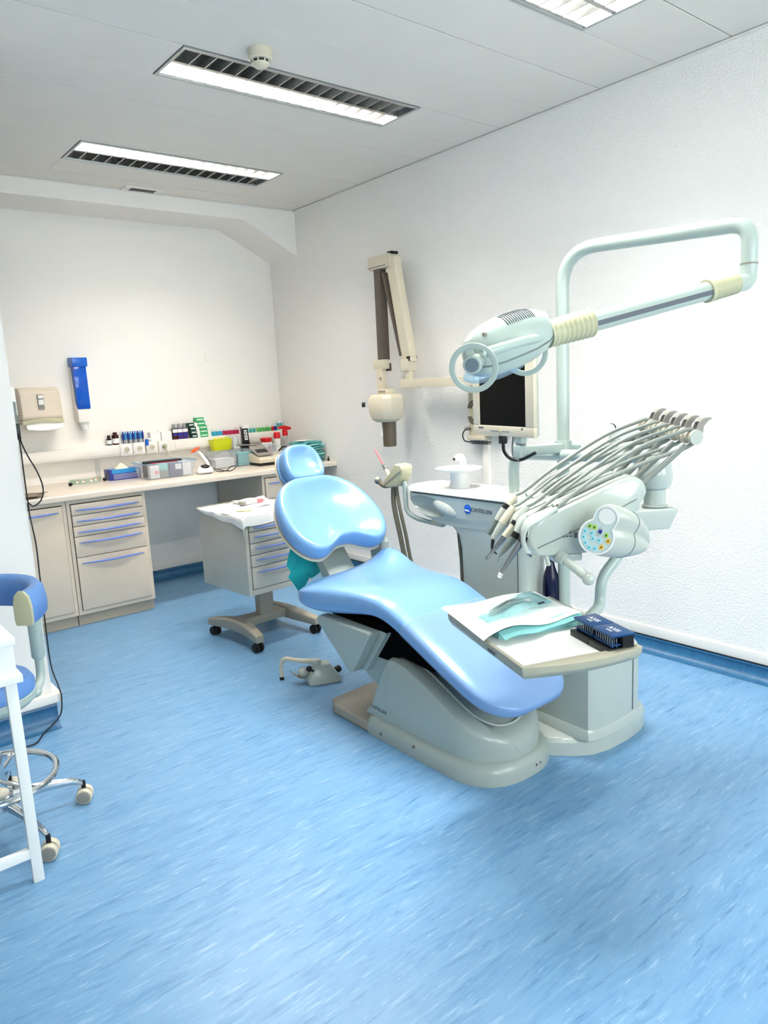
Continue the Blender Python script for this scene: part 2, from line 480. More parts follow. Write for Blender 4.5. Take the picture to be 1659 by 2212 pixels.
# ------------------------------------------------------------------ recessed luminaires
def luminaire(y0, y1, label, lit, col):
    t = thing('ceiling_light', ((LX0 + LX1) / 2, (y0 + y1) / 2, ZC), label, 'ceiling light', 'recessed louvre lights in the ceiling')
    x0, x1 = LX0 + .004, LX1 - .004; a, b = y0 + .004, y1 - .004
    f = MB(); e = 0.016; zb = ZC - 0.004
    f.box((x0, a, zb), (x1, a + e, ZC + .03)).box((x0, b - e, zb), (x1, b, ZC + .03)).box((x0, a + e, zb), (x0 + e, b - e, ZC + .03)).box((x1 - e, a + e, zb), (x1, b - e, ZC + .03))
    f.build('frame', 'aluf', t, bevel=0.001, seg=1)
    h = MB(); zt = ZC + 0.115
    h.box((x0 + e, a + e, zt), (x1 - e, b - e, zt + .004)).box((x0 + e, a + e - .003, ZC + .03), (x1 - e, a + e, zt)).box((x0 + e, b - e, ZC + .03), (x1 - e, b - e + .003, zt))
    h.box((x0 + e - .003, a + e, ZC + .03), (x0 + e, b - e, zt)).box((x1 - e, a + e, ZC + .03), (x1 - e + .003, b - e, zt))
    h.build('housing', 'white', t)
    ym = (a + b) / 2
    c = MB().prism([(ym - .011, ZC), (ym + .011, ZC), (ym + .003, ZC + .115), (ym - .003, ZC + .115)], 'x', x0 + e, x1 - e)
    c.build('centre_spine', 'alu', t)
    for (p, q, s_) in ((a + e, a + e + .012, 1), (b - e - .012, b - e, -1)):
        sp = MB().prism([(a + e, ZC), (a + e + .014, ZC), (a + e, ZC + .05)] if s_ > 0 else [(b - e, ZC), (b - e - .014, ZC), (b - e, ZC + .05)], 'x', x0 + e, x1 - e)
        sp.build('side_reflector', 'alu', t)
    n = 17; L = (x1 - e) - (x0 + e)
    first = {}
    for row, (p, q) in enumerate(((a + e, ym), (ym, b - e))):
        for i in range(1, n):
            cx = x0 + e + L * i / n
            if row not in first:
                m_ = MB().prism([(cx - .003, ZC + .001), (cx + .003, ZC + .001), (cx + .017, ZC + .052), (cx - .017, ZC + .052)], 'y', p + .006, q - .006)
                first[row] = (m_.build('louvre_blade', 'alu', t), cx)
            else:
                o, c0 = first[row]; k = o.copy(); COL.objects.link(k); k.parent = t; k.location.x += cx - c0
    for k, yy in enumerate((ym - (b - a) * .23, ym + (b - a) * .23)):
        on = k in lit
        MB().cyl((x0 + .05, yy, ZC + .085), (x1 - .05, yy, ZC + .085), .013, n=12).build('fluorescent_tube', 'tube' if on else 'label', t)
        if on:
            lo = area_light('tube_light', (0, yy - (y0 + y1) / 2, .066), (0, 0, 0), 1.24, .12, LUM_POWER, col)
            lo.parent = t
    return t


luminaire(*LUM[1], 'recessed louvre ceiling light next to the round smoke detector', (1,), (1.0, 0.90, 0.79))
luminaire(*LUM[2], 'recessed louvre ceiling light nearest the small ceiling vent', (0,), (1.0, 0.92, 0.84))
luminaire(*LUM[0], 'recessed louvre ceiling light cut off by the top edge of the picture', (0, 1), (1.0, 0.97, 0.93))

# smoke detector
t = thing('smoke_detector', (1.79, 2.915, ZC), 'round cream smoke detector on the ceiling beside the louvre light', 'smoke detector')
MB().lathe([(.052, ZC), (.052, ZC - .022), (.050, ZC - .024)], (1.79, 2.915, 0)).build('mounting_base', 'ivoryl', t)
MB().lathe([(.050, ZC - .024), (.051, ZC - .036), (.046, ZC - .042)], (1.79, 2.915, 0)).build('body', 'ivoryl', t)
MB().lathe([(.034, ZC - .042), (.033, ZC - .052)], (1.79, 2.915, 0)).build('sensing_chamber', 'inkd', t)
for k in range(8):
    a = 2 * PI * k / 8
    MB().bar((1.79 + .040 * math.cos(a), 2.915 + .040 * math.sin(a), ZC - .041), (1.79 + .031 * math.cos(a), 2.915 + .031 * math.sin(a), ZC - .055), .006, .004).build('rib', 'ivoryl', t)
MB().lathe([(.036, ZC - .052), (.034, ZC - .060), (.022, ZC - .070), (.003, ZC - .073)], (1.79, 2.915, 0)).build('cap', 'ivoryl', t)

# ceiling vent
t = thing('air_vent', (2.175, 5.235, ZC), 'small rectangular slatted air vent in the ceiling by the back beam', 'air vent')
m_ = MB(); x0, x1, y0, y1 = 2.04, 2.31, 5.17, 5.29
m_.box((x0, y0, ZC - .008), (x1, y0 + .02, ZC)).box((x0, y1 - .02, ZC - .008), (x1, y1, ZC)).box((x0, y0 + .02, ZC - .008), (x0 + .045, y1 - .02, ZC)).box((x1 - .045, y0 + .02, ZC - .008), (x1, y1 - .02, ZC))
m_.build('frame', 'trimw', t, bevel=.001, seg=1)
MB().box((x0 + .04, y0 + .018, ZC - .002), (x1 - .04, y1 - .018, ZC - .0005)).build('dark_backing', 'gray3', t)
for k in range(5):
    yy = y0 + .028 + k * .016
    MB().obox(((x0 + x1) / 2, yy, ZC - .005), ((x1 - x0) / 2 - .046, 0, 0), (0, .006, .002), (0, -.0004, .001)).build('slat', 'card', t)
for sx in (x0 + .022, x1 - .022):
    MB().cyl((sx, 5.23, ZC - .008), (sx, 5.23, ZC - .010), .004, n=10).build('screw', 'steel', t)
# small round blanking cover on the back wall
MB().lathe([(.036, 0), (.036, .004), (.030, .006), (.002, .006)], (2.81, YB, 1.79), (0, -1, 0)).build('blanking_cover', 'wall_s', label='round white blanking cover flat on the back wall', cat='cover plate')


# ================================================================== BACK COUNTER
t = MB().box((0.30, 4.905, 0.852), (XR, YB - .002, 0.890)).build('worktop', 'top', bevel=.008, seg=3, label='long cream worktop running along the back wall', cat='worktop')


def handle(mb, x0, x1, y, z, bow=0.030, r=0.0075):
    n = 12; P = []; R = []
    for i in range(n + 1):
        s_ = i / n; x = x0 + (x1 - x0) * s_
        P.append((x, y - .004 - bow * math.sin(PI * s_), z)); R.append(r * (.35 + .65 * math.sin(PI * s_) ** .6))
    mb.tube(P, R, 8)


def base_cabinet(x0, x1, label, splits, door=False, vis_left=True):
    """splits = list of (z0,z1) fronts"""
    yf = 4.945
    t = thing('base_cabinet', ((x0 + x1) / 2, 5.3, 0), label, 'cabinet')
    c = MB()
    c.box((x0, yf, .078), (x0 + .022, 5.70, .850)).box((x1 - .022, yf, .078), (x1, 5.70, .850))
    c.box((x0 + .022, yf, .078), (x1 - .022, 5.70, .106)).box((x0 + .022, yf, .826), (x1 - .022, 5.70, .850)).box((x0 + .022, 5.68, .106), (x1 - .022, 5.70, .826))
    c.build('carcass', 'cream', t)
    MB().box((x0 + .022, yf + .012, .106), (x1 - .022, yf + .016, .826)).build('shadow_gap', 'creamd', t)
    MB().box((x0 + .001, yf + .035, 0.0), (x1 - .001, yf + .06, .078)).build('plinth', 'plinth', t)
    for (z0, z1) in splits:
        d = MB().box((x0 + .026, yf - .012, z0 + .002), (x1 - .026, yf + .010, z1 - .002)).build('door' if door else 'drawer', 'cream', t, bevel=.002)
        h = MB(); handle(h, x0 + .05, x1 - .05, yf - .012, z1 - .040)
        h.build('handle', 'handle', d)
    return t


base_cabinet(1.332, 1.855, 'cream five-drawer cabinet with blue bow handles under the left of the worktop',
             [(.748, .822), (.676, .748), (.605, .676), (.466, .605), (.108, .466)])
base_cabinet(0.80, 1.328, 'cream single-door cabinet partly hidden by the white partition', [(.108, .822)], door=True)
base_cabinet(2.78, 3.30, 'cream drawer cabinet under the worktop right behind the headrest', [(.66, .822), (.40, .66), (.108, .40)])

# dado trunking with four sockets
tr = thing('wall_trunking', (2.3, 5.69, 1.05), 'long white electrical trunking ledge on the wall above the worktop', 'trunking')
MB().box((0.9, 5.662, 1.050), (XR, YB, 1.135)).build('channel', 'trimw', tr, bevel=.004)
MB().box((0.9, 5.658, 1.062), (2.00, 5.663, 1.123)).build('cover', 'trimw', tr, bevel=.0015)
MB().box((2.42, 5.658, 1.062), (XR - .005, 5.663, 1.123)).build('cover', 'trimw', tr, bevel=.0015)
sx = [2.015, 2.115, 2.215, 2.318]
for i, x in enumerate(sx):
    lab = ['first white wall socket beside the bare trunking', 'second white wall socket under the blue syringes', 'third white wall socket above the clear bin', 'wall socket with a cream plug pushed in'][i]
    s = thing('wall_socket', (x, 5.655, 1.093), lab, 'socket', 'sockets in the trunking')
    MB().prism(rrect(.092, .092, .006, 3, x, 1.093), 'y', 5.644, 5.662).build('plate', 'trimw', s, bevel=.002)
    MB().prism(rrect(.068, .068, .008, 3, x, 1.093), 'y', 5.641, 5.645).build('inner_plate', 'white', s, bevel=.001)
    if i < 3:
        MB().lathe([(.0215, 0), (.0215, .0030), (.0190, .0032), (.0185, .0006), (.002, .0005)], (x, 5.641, 1.093), (0, -1, 0)).build('well', 'ivoryl', s)
        for dx in (-.009, .009):
            MB().cyl((x + dx, 5.6395, 1.093), (x + dx, 5.6405, 1.093), .0030, n=8).build('pin_hole', 'black', s)
        MB().box((x - .003, 5.640, 1.072), (x + .003, 5.642, 1.078)).build('earth_clip', 'black', s)
pl = thing('power_plug', (2.318, 5.62, 1.08), 'cream power plug and cable in the rightmost wall socket', 'plug')
MB().lathe([(.019, 0), (.020, .012), (.016, .026), (.009, .032)], (2.318, 5.641, 1.093), (0, -1, 0)).build('plug_body', 'ivory', pl)
MB().tube(spline([(2.318, 5.612, 1.093), (2.322, 5.600, 1.06), (2.345, 5.59, 1.00), (2.40, 5.56, .935), (2.46, 5.55, .90)], 6), .0045, 8).build('cable', 'ivoryl', pl)


# ================================================================== THINGS ON THE BACK WALL AND WORKTOP
# paper towel dispenser
t = thing('towel_dispenser', (1.43, 5.67, 1.33), 'cream wall paper-towel dispenser with a towel hanging out, by the partition', 'towel dispenser')
prof = [(YB, 1.36), (5.60, 1.36), (5.585, 1.385), (5.60, 1.56), (5.64, 1.59), (YB, 1.595)]
MB().prism(prof, 'x', 1.29, 1.565).build('case', 'cream', t, bevel=.012, seg=3)
lip = [(1.288, 1.345)] + [(1.288 + .279 * i / 10, 1.350 + .012 * math.sin(PI * i / 10)) for i in range(11)] + [(1.567, 1.345)]
MB().prism([(1.288, 1.335), (1.36, 1.34), (1.43, 1.347), (1.50, 1.34), (1.567, 1.335), (1.567, 1.362), (1.43, 1.376), (1.288, 1.362)], 'y', 5.583, 5.70).build('lower_lip', 'ivory', t, bevel=.004)
w = MB().prism(rrect(.040, .105, .003, 2, 1.425, 1.49), 'y', 5.583, 5.60).build('sight_window', 'card', t, label='grey sight window')
MB().box((1.408, 5.580, 1.470), (1.442, 5.584, 1.505)).build('towel_stack', 'label', w)
MB().box((1.408, 5.580, 1.515), (1.442, 5.584, 1.536)).build('towel_stack', 'label', w)
MB().lathe([(.005, 0), (.005, .002)], (1.425, 5.592, 1.405), (0, -1, .1), 10).build('lock', 'card', t)
pp = MB(); rings = []
for i in range(11):
    x = 1.31 + .235 * i / 10; dz = -.012 * math.sin(PI * i / 10)
    rings.append([(x, 5.60, 1.345), (x, 5.585, 1.320 + dz), (x, 5.56, 1.300 + dz), (x, 5.558, 1.302 + dz), (x, 5.583, 1.322 + dz), (x, 5.598, 1.347)])
pp.loft(rings); pp.build('paper_towel', 'paper', t)

# cup dispenser
t = thing('cup_dispenser', (1.735, 5.68, 1.27), 'tall translucent blue wall dispenser with white back', 'dispenser')
MB().prism([(YB, 1.36), (5.66, 1.37), (5.645, 1.42), (5.68, 1.46), (5.70, 1.74), (YB, 1.74)], 'x', 1.682, 1.786).build('back_shell', 'trimw', t, bevel=.004)
MB().prism([(5.645, 1.42), (5.635, 1.44), (5.640, 1.74), (5.70, 1.74), (5.695, 1.46), (5.68, 1.44)], 'x', 1.688, 1.780).build('blue_window', 'bluec', t, bevel=.004)
MB().prism([(5.625, 1.73), (5.62, 1.795), (YB, 1.80), (YB, 1.73)], 'x', 1.680, 1.788).build('blue_cap', 'blue', t, bevel=.004)
MB().box((1.695, 5.655, 1.445), (1.773, 5.69, 1.64)).build('stack_inside', 'skyb', t)
MB().box((1.686, 5.640, 1.325), (1.782, YB, 1.42)).build('chute', 'trimw', t, bevel=.004)
for k in range(2):
    MB().lathe([(.026, 1.268 + k * .03), (.034, 1.328 + k * .012)], (1.735, 5.685, 0)).build('paper_cup', 'white', t)

# small bottles, boxes and syringes standing on the trunking
ZT = 1.135


def bottle(name, x, r, h, body, cap, lab, label, cat='bottle', group=None, y=5.695, labelmat='label', shoulder=.72, z=ZT):
    t = thing(name, (x, y, z), label, cat, group)
    MB().lathe([(r * .9, z), (r, z + .003), (r, z + h * shoulder), (r * .5, z + h * (shoulder + .1)), (r * .48, z + h * .86)], (x, y, 0), n=16).build('body', body, t)
    MB().lathe([(r * .62, z + h * (shoulder + .09)), (r * .62, z + h), (r * .4, z + h + .001)], (x, y, 0), n=14).build('cap', cap, t)
    if lab:
        MB().lathe([(r * 1.02, z + h * .12), (r * 1.02, z + h * .52)], (x, y, 0), n=16).build('label_band', labelmat, t)
    return t


bottle('medicine_bottle', 1.905, .019, .075, 'black', 'black', True, 'small black-capped bottle at the left end of the trunking ledge', shoulder=.6)
bottle('medicine_bottle', 1.955, .026, .095, 'amber', 'amber', True, 'brown glass bottle with a white label on the trunking ledge', shoulder=.78)
# syringes in a clear rack
t = thing('syringe_rack', (2.09, 5.70, ZT), 'clear plastic rack holding the row of blue syringes', 'rack')
MB().box((2.005, 5.715, ZT), (2.185, 5.722, ZT + .098)).box((2.005, 5.690, ZT), (2.185, 5.715, ZT + .004)).build('rack_body', 'clear', t)
MB().box((2.005, 5.712, ZT + .07), (2.185, 5.716, ZT + .098)).build('print_strip', 'label', t)
sy0 = None
for i in range(9):
    x = 2.018 + i * .0195
    light = i % 2
    r = thing('composite_syringe', (x, 5.70, ZT), '', 'syringe', 'blue syringes in the clear rack')
    r['label'] = '%s %s syringe from the left in the clear rack' % (['first', 'second', 'third', 'fourth', 'fifth'][i // 2], 'pale blue' if light else 'dark blue')
    MB().lathe([(.0075, ZT + .030), (.0082, ZT + .040), (.0082, ZT + .078), (.0045, ZT + .082), (.0045, ZT + .094)], (x, 5.70, 0), n=12).build('barrel', 'skyb' if light else 'blued', r)
    MB().cyl((x, 5.70, ZT + .004), (x, 5.70, ZT + .031), .003, n=8).build('tip', 'inkd' if not light else 'label', r)
t = thing('etch_syringe', (2.178, 5.668, 1.078), 'thick blue and white syringe hanging in front of the trunking', 'syringe')
MB().cyl((2.178, 5.640, 1.112), (2.178, 5.640, 1.160), .013, n=14).build('barrel', 'blue', t)
MB().cyl((2.178, 5.640, 1.085), (2.178, 5.640, 1.113), .011, n=14).build('collar', 'white', t)
MB().ball((2.200, 5.640, 1.158), (.014, .012, .012)).build('plunger_knob', 'white', t)
for i, (x0, x1, h) in enumerate(((2.222, 2.305, .072), (2.312, 2.398, .070))):
    t = thing('carton', ((x0 + x1) / 2, 5.69, ZT), ['left one of two plain white cartons on the trunking ledge', 'right one of two plain white cartons on the trunking ledge'][i], 'box', 'white cartons on the ledge')
    MB().box((x0, 5.662, ZT), (x1, 5.725, ZT + h)).build('box', 'label', t, bevel=.0015)
    MB().box((x0 - .0005, 5.6615, ZT + h - .003), (x1 + .0005, 5.7255, ZT + h + .0005)).build('lid', 'white', t)
    if i:
        MB().box((x0 - .008, 5.70, ZT + h), (x0 + .05, 5.722, ZT + h + .012)).build('loose_leaflet', 'label', t)
pos = ['left', 'middle', 'right']
for i in range(3):
    x = 2.432 + i * .044
    t = thing('bonding_bottle', (x, 5.69, ZT), '%s one of three purple boxes topped by clear vials' % pos[i], 'bottle', 'purple boxes on the ledge')
    MB().box((x - .0205, 5.67, ZT), (x + .0205, 5.71, ZT + .088)).build('box', 'purple' if i else 'amber', t, bevel=.001)
    MB().box((x - .0207, 5.6695, ZT + .055), (x + .0207, 5.671, ZT + .082)).build('white_print', 'label', t)
    MB().box((x - .016, 5.6693, ZT + .030), (x + .016, 5.671, ZT + .048)).build('logo_print', 'blued', t)
    MB().lathe([(.014, ZT + .088), (.014, ZT + .10), (.010, ZT + .122), (.004, ZT + .124)], (x, 5.69, 0), n=12).build('vial', 'card', t)
    MB().lathe([(.015, ZT + .088), (.015, ZT + .125)], (x, 5.69, 0), n=12).build('clear_cap', 'clear', t)


def carton_stack(n, x0, x1, h, m, word, dxs):
    o4 = ['lowest', 'second lowest', 'third from the bottom', 'fourth from the bottom', 'topmost']
    if n == 4: o4 = ['lowest', 'second lowest', 'second from the top', 'topmost']
    for i in range(n):
        d = dxs[i]; z = ZT + i * h
        t = thing('cement_carton', ((x0 + x1) / 2 + d, 5.69, z), '%s %s carton in its stack on the trunking ledge' % (o4[i], word), 'box', '%s cartons' % word)
        MB().box((x0 + d, 5.665, z), (x1 - .028 + d, 5.72, z + h - .0008)).build('sleeve', m, t, bevel=.0008, seg=1)
        MB().box((x1 - .028 + d, 5.666, z + .0005), (x1 + d, 5.719, z + h - .0012)).build('white_end', 'label', t)
        MB().box((x0 + d + .008, 5.6644, z + h * .35), (x1 + d - .036, 5.6652, z + h * .62)).build('print', 'label', t)


carton_stack(4, 2.560, 2.640, .031, 'dgreen', 'dark green', (0.01, 0.004, 0.0, -.012))
carton_stack(5, 2.640, 2.738, .0325, 'green', 'mint green', (0.006, 0.004, 0.0, -.012, -.022))


def vial_row(x0, dx, n, m, word, order):
    for i in range(n):
        x = x0 + i * dx
        lab = '%s small bottle %s, on the trunking ledge' % (word, order(i, n))
        bottle('stain_bottle', x, .0115, .056, m, 'label', True, lab, 'bottle', 'small capped bottles lined up on the ledge', shoulder=.58, labelmat=m)


ordn = ['first', 'second', 'third', 'fourth', 'fifth', 'sixth', 'seventh']
vial_row(2.770, .0262, 4, 'cyanb', 'blue', lambda i, n: '%s of the four next to the green cartons' % ordn[i])
vial_row(2.876, .0258, 6, 'crimson', 'crimson', lambda i, n: '%s from the left of the six crimson ones' % ordn[i])
vial_row(3.098, .034, 3, 'tealb', 'teal', lambda i, n: '%s of the three right of the black tube' % ordn[i])
vial_row(3.204, .0295, 5, 'greenb', 'green', lambda i, n: '%s from the left of the five green ones' % ordn[i])
bottle('stain_bottle', 3.353, .0115, .058, 'red', 'label', True, 'single red small bottle beside the green ones', shoulder=.58, labelmat='red', group='small capped bottles lined up on the ledge')
bottle('stain_bottle', 3.380, .0115, .058, 'blued', 'label', True, 'single dark blue small bottle beside the red one', shoulder=.58, labelmat='blued', group='small capped bottles lined up on the ledge')
for i in range(4):
    x = 3.398 + i * .0175
    t = thing('ampoule_tube', (x, 5.70, ZT), '%s pale green tube in the corner of the ledge' % ['leftmost', 'second', 'third', 'rightmost'][i], 'tube', 'pale green tubes in the corner')
    MB().cyl((x, 5.70, ZT), (x, 5.70, ZT + .065), .0078, n=12).build('tube_body', 'tealm', t)
    MB().cyl((x, 5.70, ZT + .065), (x, 5.70, ZT + .088), .0085, n=12).build('white_cap', 'label', t)
    MB().box((x - .003, 5.6915, ZT + .01), (x + .003, 5.6925, ZT + .055)).build('stripe', 'tealb', t)

ZW = 0.890
# face shield lying on the worktop
t = thing('face_shield', (1.62, 5.42, ZW), 'clear face shield with a green patterned headband and black knobs', 'face shield')
band = [(1.50 + .235 * i / 12, 5.385 + .06 * (i / 12) - .055 * math.sin(PI * i / 12)) for i in range(13)]
MB().loft([[(x, y, ZW + .012), (x, y + .003, ZW + .012), (x, y + .003, ZW + .046), (x, y, ZW + .046)] for x, y in band]).build('headband', 'olive', t)
for i in (2, 4, 7, 9):
    x, y = band[i]
    MB().ball((x, y - .002, ZW + .026), (.010, .003, .008), 8, 6).build('flower_print', 'label', t)
    MB().ball((x + .012, y - .002, ZW + .036), (.006, .003, .005), 8, 6).build('pink_print', 'pink', t)
MB().loft([[(x, y + .05 - .02 * k, ZW + .046 - .042 * k) for k in (0, 1)] + [(x, y + .053 - .02 * k, ZW + .047 - .042 * k) for k in (1, 0)] for x, y in band]).build('visor', 'clear', t)
for (x, y) in (band[0], (1.755, 5.455)):
    MB().lathe([(.013, 0), (.013, .014), (.010, .016)], (x, y - .002, ZW + .016), (-.5 if x < 1.6 else .5, -.85, 0), 14).build('knob', 'black', t)
MB().box((1.735, 5.45, ZW), (1.74, 5.56, ZW + .16)).build('side_visor', 'clear', t)

# blue glove box
t = thing('glove_box', (1.885, 5.50, ZW), 'dark blue printed cardboard glove box with a glove poking out', 'box')
MB().box((1.795, 5.435, ZW), (2.03, 5.555, ZW + .078)).build('box', 'blued', t, bevel=.0015)
MB().box((1.815, 5.4342, ZW + .050), (2.03, 5.4352, ZW + .077)).build('sky_band', 'skyb', t)
MB().box((1.815, 5.436, ZW + .0775), (2.03, 5.545, ZW + .0785)).build('sky_top', 'skyb', t)
for k in range(4):
    MB().box((1.823, 5.4340, ZW + .010 + k * .010), (2.02, 5.4350, ZW + .0125 + k * .010)).build('print_line', 'label', t)
for k in range(3):
    MB().box((1.7943, 5.455 + k * .03, ZW + .022), (1.7953, 5.475 + k * .03, ZW + .055)).build('print_block', 'ink', t)
g = MB(); rings = []
for i in range(7):
    a = i / 6; rings.append([(1.905 + (.055 - .045 * a) * math.cos(q * PI / 4) * (1 + .2 * math.sin(3 * q)), 5.495 + (.035 - .028 * a) * math.sin(q * PI / 4), ZW + .078 + .040 * a) for q in range(8)])
g.loft(rings); g.build('protruding_glove', 'tissue', t)

# clear storage bin and what is inside it
t = thing('storage_bin', (2.15, 5.29, ZW), 'large clear plastic storage bin filled with packs on the worktop', 'storage bin')


def open_bin(mb, x0, x1, y0, y1, z0, z1, fl, th=.002):
    r0 = rrect(x1 - x0, y1 - y0, .02, 4, (x0 + x1) / 2, (y0 + y1) / 2)
    r1 = rrect(x1 - x0 + 2 * fl, y1 - y0 + 2 * fl, .026, 4, (x0 + x1) / 2, (y0 + y1) / 2)
    r2 = rrect(x1 - x0 + 2 * fl - 2 * th, y1 - y0 + 2 * fl - 2 * th, .024, 4, (x0 + x1) / 2, (y0 + y1) / 2)
    r3 = rrect(x1 - x0 - 2 * th, y1 - y0 - 2 * th, .018, 4, (x0 + x1) / 2, (y0 + y1) / 2)
    mb.loft([[(x, y, z0) for x, y in r0], [(x, y, z1) for x, y in r1], [(x, y, z1) for x, y in r2], [(x, y, z0 + th) for x, y in r3]])


b_ = MB(); open_bin(b_, 1.985, 2.335, 5.165, 5.40, ZW + .001, ZW + .118, .022); b_.build('tub', 'clear', t)
rm = MB()
ri = rrect(.40, .285, .03, 4, 2.16, 5.2825); ro = rrect(.418, .303, .035, 4, 2.16, 5.2825)
rm.loft([[(x, y, ZW + .114) for x, y in ri], [(x, y, ZW + .114) for x, y in ro], [(x, y, ZW + .121) for x, y in ro], [(x, y, ZW + .121) for x, y in ri]], loop=True)
rm.build('rim', 'film', t)
MB().tube(fillet([(1.96, 5.30, ZW + .118), (2.00, 5.36, ZW + .165), (2.20, 5.44, ZW + .15), (2.32, 5.43, ZW + .118)], .03), .0035, 8).build('bail_handle', 'clear', t)
t = thing('carton', (2.21, 5.20, ZW + .005), 'slate blue carton with a white sticker inside the clear bin', 'box')
MB().box((2.155, 5.178, ZW + .006), (2.250, 5.25, ZW + .105)).build('box', 'slate', t, bevel=.001)
MB().box((2.195, 5.1765, ZW + .058), (2.242, 5.1785, ZW + .098)).build('sticker', 'label', t)
t = thing('carton', (2.29, 5.22, ZW + .005), 'plain white carton inside the clear bin', 'box')
MB().box((2.256, 5.185, ZW + .006), (2.322, 5.27, ZW + .110)).build('box', 'label', t, bevel=.001)
MB().box((2.256, 5.184, ZW + .100), (2.322, 5.186, ZW + .103)).build('flap_edge', 'card', t)
t = thing('foil_pack', (2.06, 5.20, ZW + .005), 'white pack with a pink dot inside the clear bin', 'pack')
MB().box((2.005, 5.185, ZW + .006), (2.075, 5.23, ZW + .100)).build('pack', 'white', t, bevel=.004)
MB().cyl((2.052, 5.185, ZW + .050), (2.052, 5.182, ZW + .050), .014, n=16).build('dot', 'pink', t)
t = thing('foil_pack', (2.11, 5.23, ZW + .005), 'grey-green crumpled pack between the cartons inside the clear bin', 'pack')
MB().box((2.080, 5.20, ZW + .006), (2.150, 5.26, ZW + .108)).build('pack', 'tealm', t, bevel=.006)
MB().box((2.083, 5.197, ZW + .012), (2.140, 5.203, ZW + .060)).build('window', 'card', t, bevel=.002)
t = thing('pencil_case', (2.16, 5.33, ZW + .005), 'dark flat case at the back of the clear bin', 'case')
MB().box((2.02, 5.30, ZW + .006), (2.31, 5.38, ZW + .122)).build('case_body', 'inkd', t, bevel=.01)
MB().box((2.06, 5.298, ZW + .100), (2.27, 5.302, ZW + .110)).build('zip', 'red', t)

# curing light on its charging base
t = thing('curing_light', (2.42, 5.18, ZW), 'white curing light with an orange shield on its charging base', 'curing light')
bs = MB()
for_r = []
for (z, sx_, sy_) in ((0, .062, .05), (.012, .066, .054), (.03, .060, .048), (.05, .045, .036), (.058, .02, .016)):
    for_r.append([(2.425 + (sx_ * 1.15 if math.cos(a) > 0 else sx_) * math.cos(a), 5.18 + sy_ * math.sin(a), ZW + .003 + z) for a in [2 * PI * k / 24 for k in range(24)]])
bs.loft(for_r).build('charging_base', 'white', t)
MB().lathe([(.060, ZW), (.060, ZW + .004)], (2.425, 5.18, 0)).build('foot', 'black', t)
MB().ball((2.425, 5.165, ZW + .052), (.036, .032, .018)).build('cradle', 'black', t)
MB().tube(spline([(2.455, 5.165, ZW + .060), (2.435, 5.18, ZW + .110), (2.405, 5.20, ZW + .158), (2.37, 5.215, ZW + .172)], 6), [.017] * 6 + [.016] * 6 + [.012] * 6 + [.010], 14).build('handpiece', 'white', t)
MB().tube(spline([(2.472, 5.160, ZW + .066), (2.452, 5.180, ZW + .118), (2.420, 5.20, ZW + .166)], 6), .004, 8).build('black_stripe', 'black', t)
MB().ball((2.375, 5.20, ZW + .185), .030, ex=(Vector((.034, 0, .018)), Vector((0, .030, 0)), Vector((-.006, 0, .010)))).build('orange_shield', 'orange', t)
MB().tube(spline([(2.475, 5.20, ZW + .045), (2.53, 5.17, ZW + .02), (2.58, 5.13, ZW + .006), (2.62, 5.12, ZW + .005), (2.665, 5.14, ZW + .02), (2.675, 5.16, ZW + .035), (2.64, 5.17, ZW + .03), (2.60, 5.15, ZW + .008), (2.53, 5.14, ZW + .006), (2.50, 5.18, ZW + .02)], 6), .0035, 8).build('power_cord', 'black', t)

# yellow tip bin and clear box clipped on the trunking
t = thing('tip_bin', (2.77, 5.61, 1.01), 'yellow open plastic bin of small tips hung on the trunking', 'bin')
b_ = MB(); open_bin(b_, 2.715, 2.875, 5.575, 5.655, 1.018, 1.108, .012, .003); b_.build('tub', 'yellow', t)
for k in range(14):
    MB().ball((2.735 + .01 * k, 5.60 + .012 * (k % 3), 1.112 + .003 * (k % 2)), .009, 8, 5).build('tip', 'yel2', t)
t = thing('card_box', (2.915, 5.62, 1.01), 'clear box of white cards hung on the trunking beside the yellow bin', 'card box')
MB().box((2.868, 5.600, 1.016), (2.960, 5.657, 1.134)).build('case', 'clear', t, bevel=.001)
MB().box((2.908, 5.602, 1.03), (2.945, 5.650, 1.12)).build('cards', 'label', t)
MB().box((2.905, 5.596, 1.018), (2.962, 5.601, 1.036)).build('front_lip', 'white', t)
MB().box((2.874, 5.605, 1.03), (2.900, 5.65, 1.12)).build('amber_sachets', 'tissue', t)
# black tube carton
t = thing('paste_carton', (3.025, 5.60, 1.03), 'upright black and white carton leaning on the trunking ledge', 'box')
MB().obox((3.027, 5.612, 1.112), (.026, 0, 0), (0, .018, 0), (0, .012, .085)).build('box', 'black', t, bevel=.001)
MB().obox((3.027, 5.602, 1.196), (.0265, 0, 0), (0, .0185, 0), (0, .002, .014)).build('white_end', 'label', t)
MB().obox((3.026, 5.594, 1.125), (.015, 0, 0), (0, .0006, 0), (0, .0055, .042)).build('white_print', 'label', t)
text('print', 'HN', .042, (3.026, 5.5925, 1.127), (0, .13, 1), (-1, 0, 0), 'black', t)
MB().box((3.00, 5.60, .94), (3.05, 5.65, 1.03)).build('stand', 'black', t)

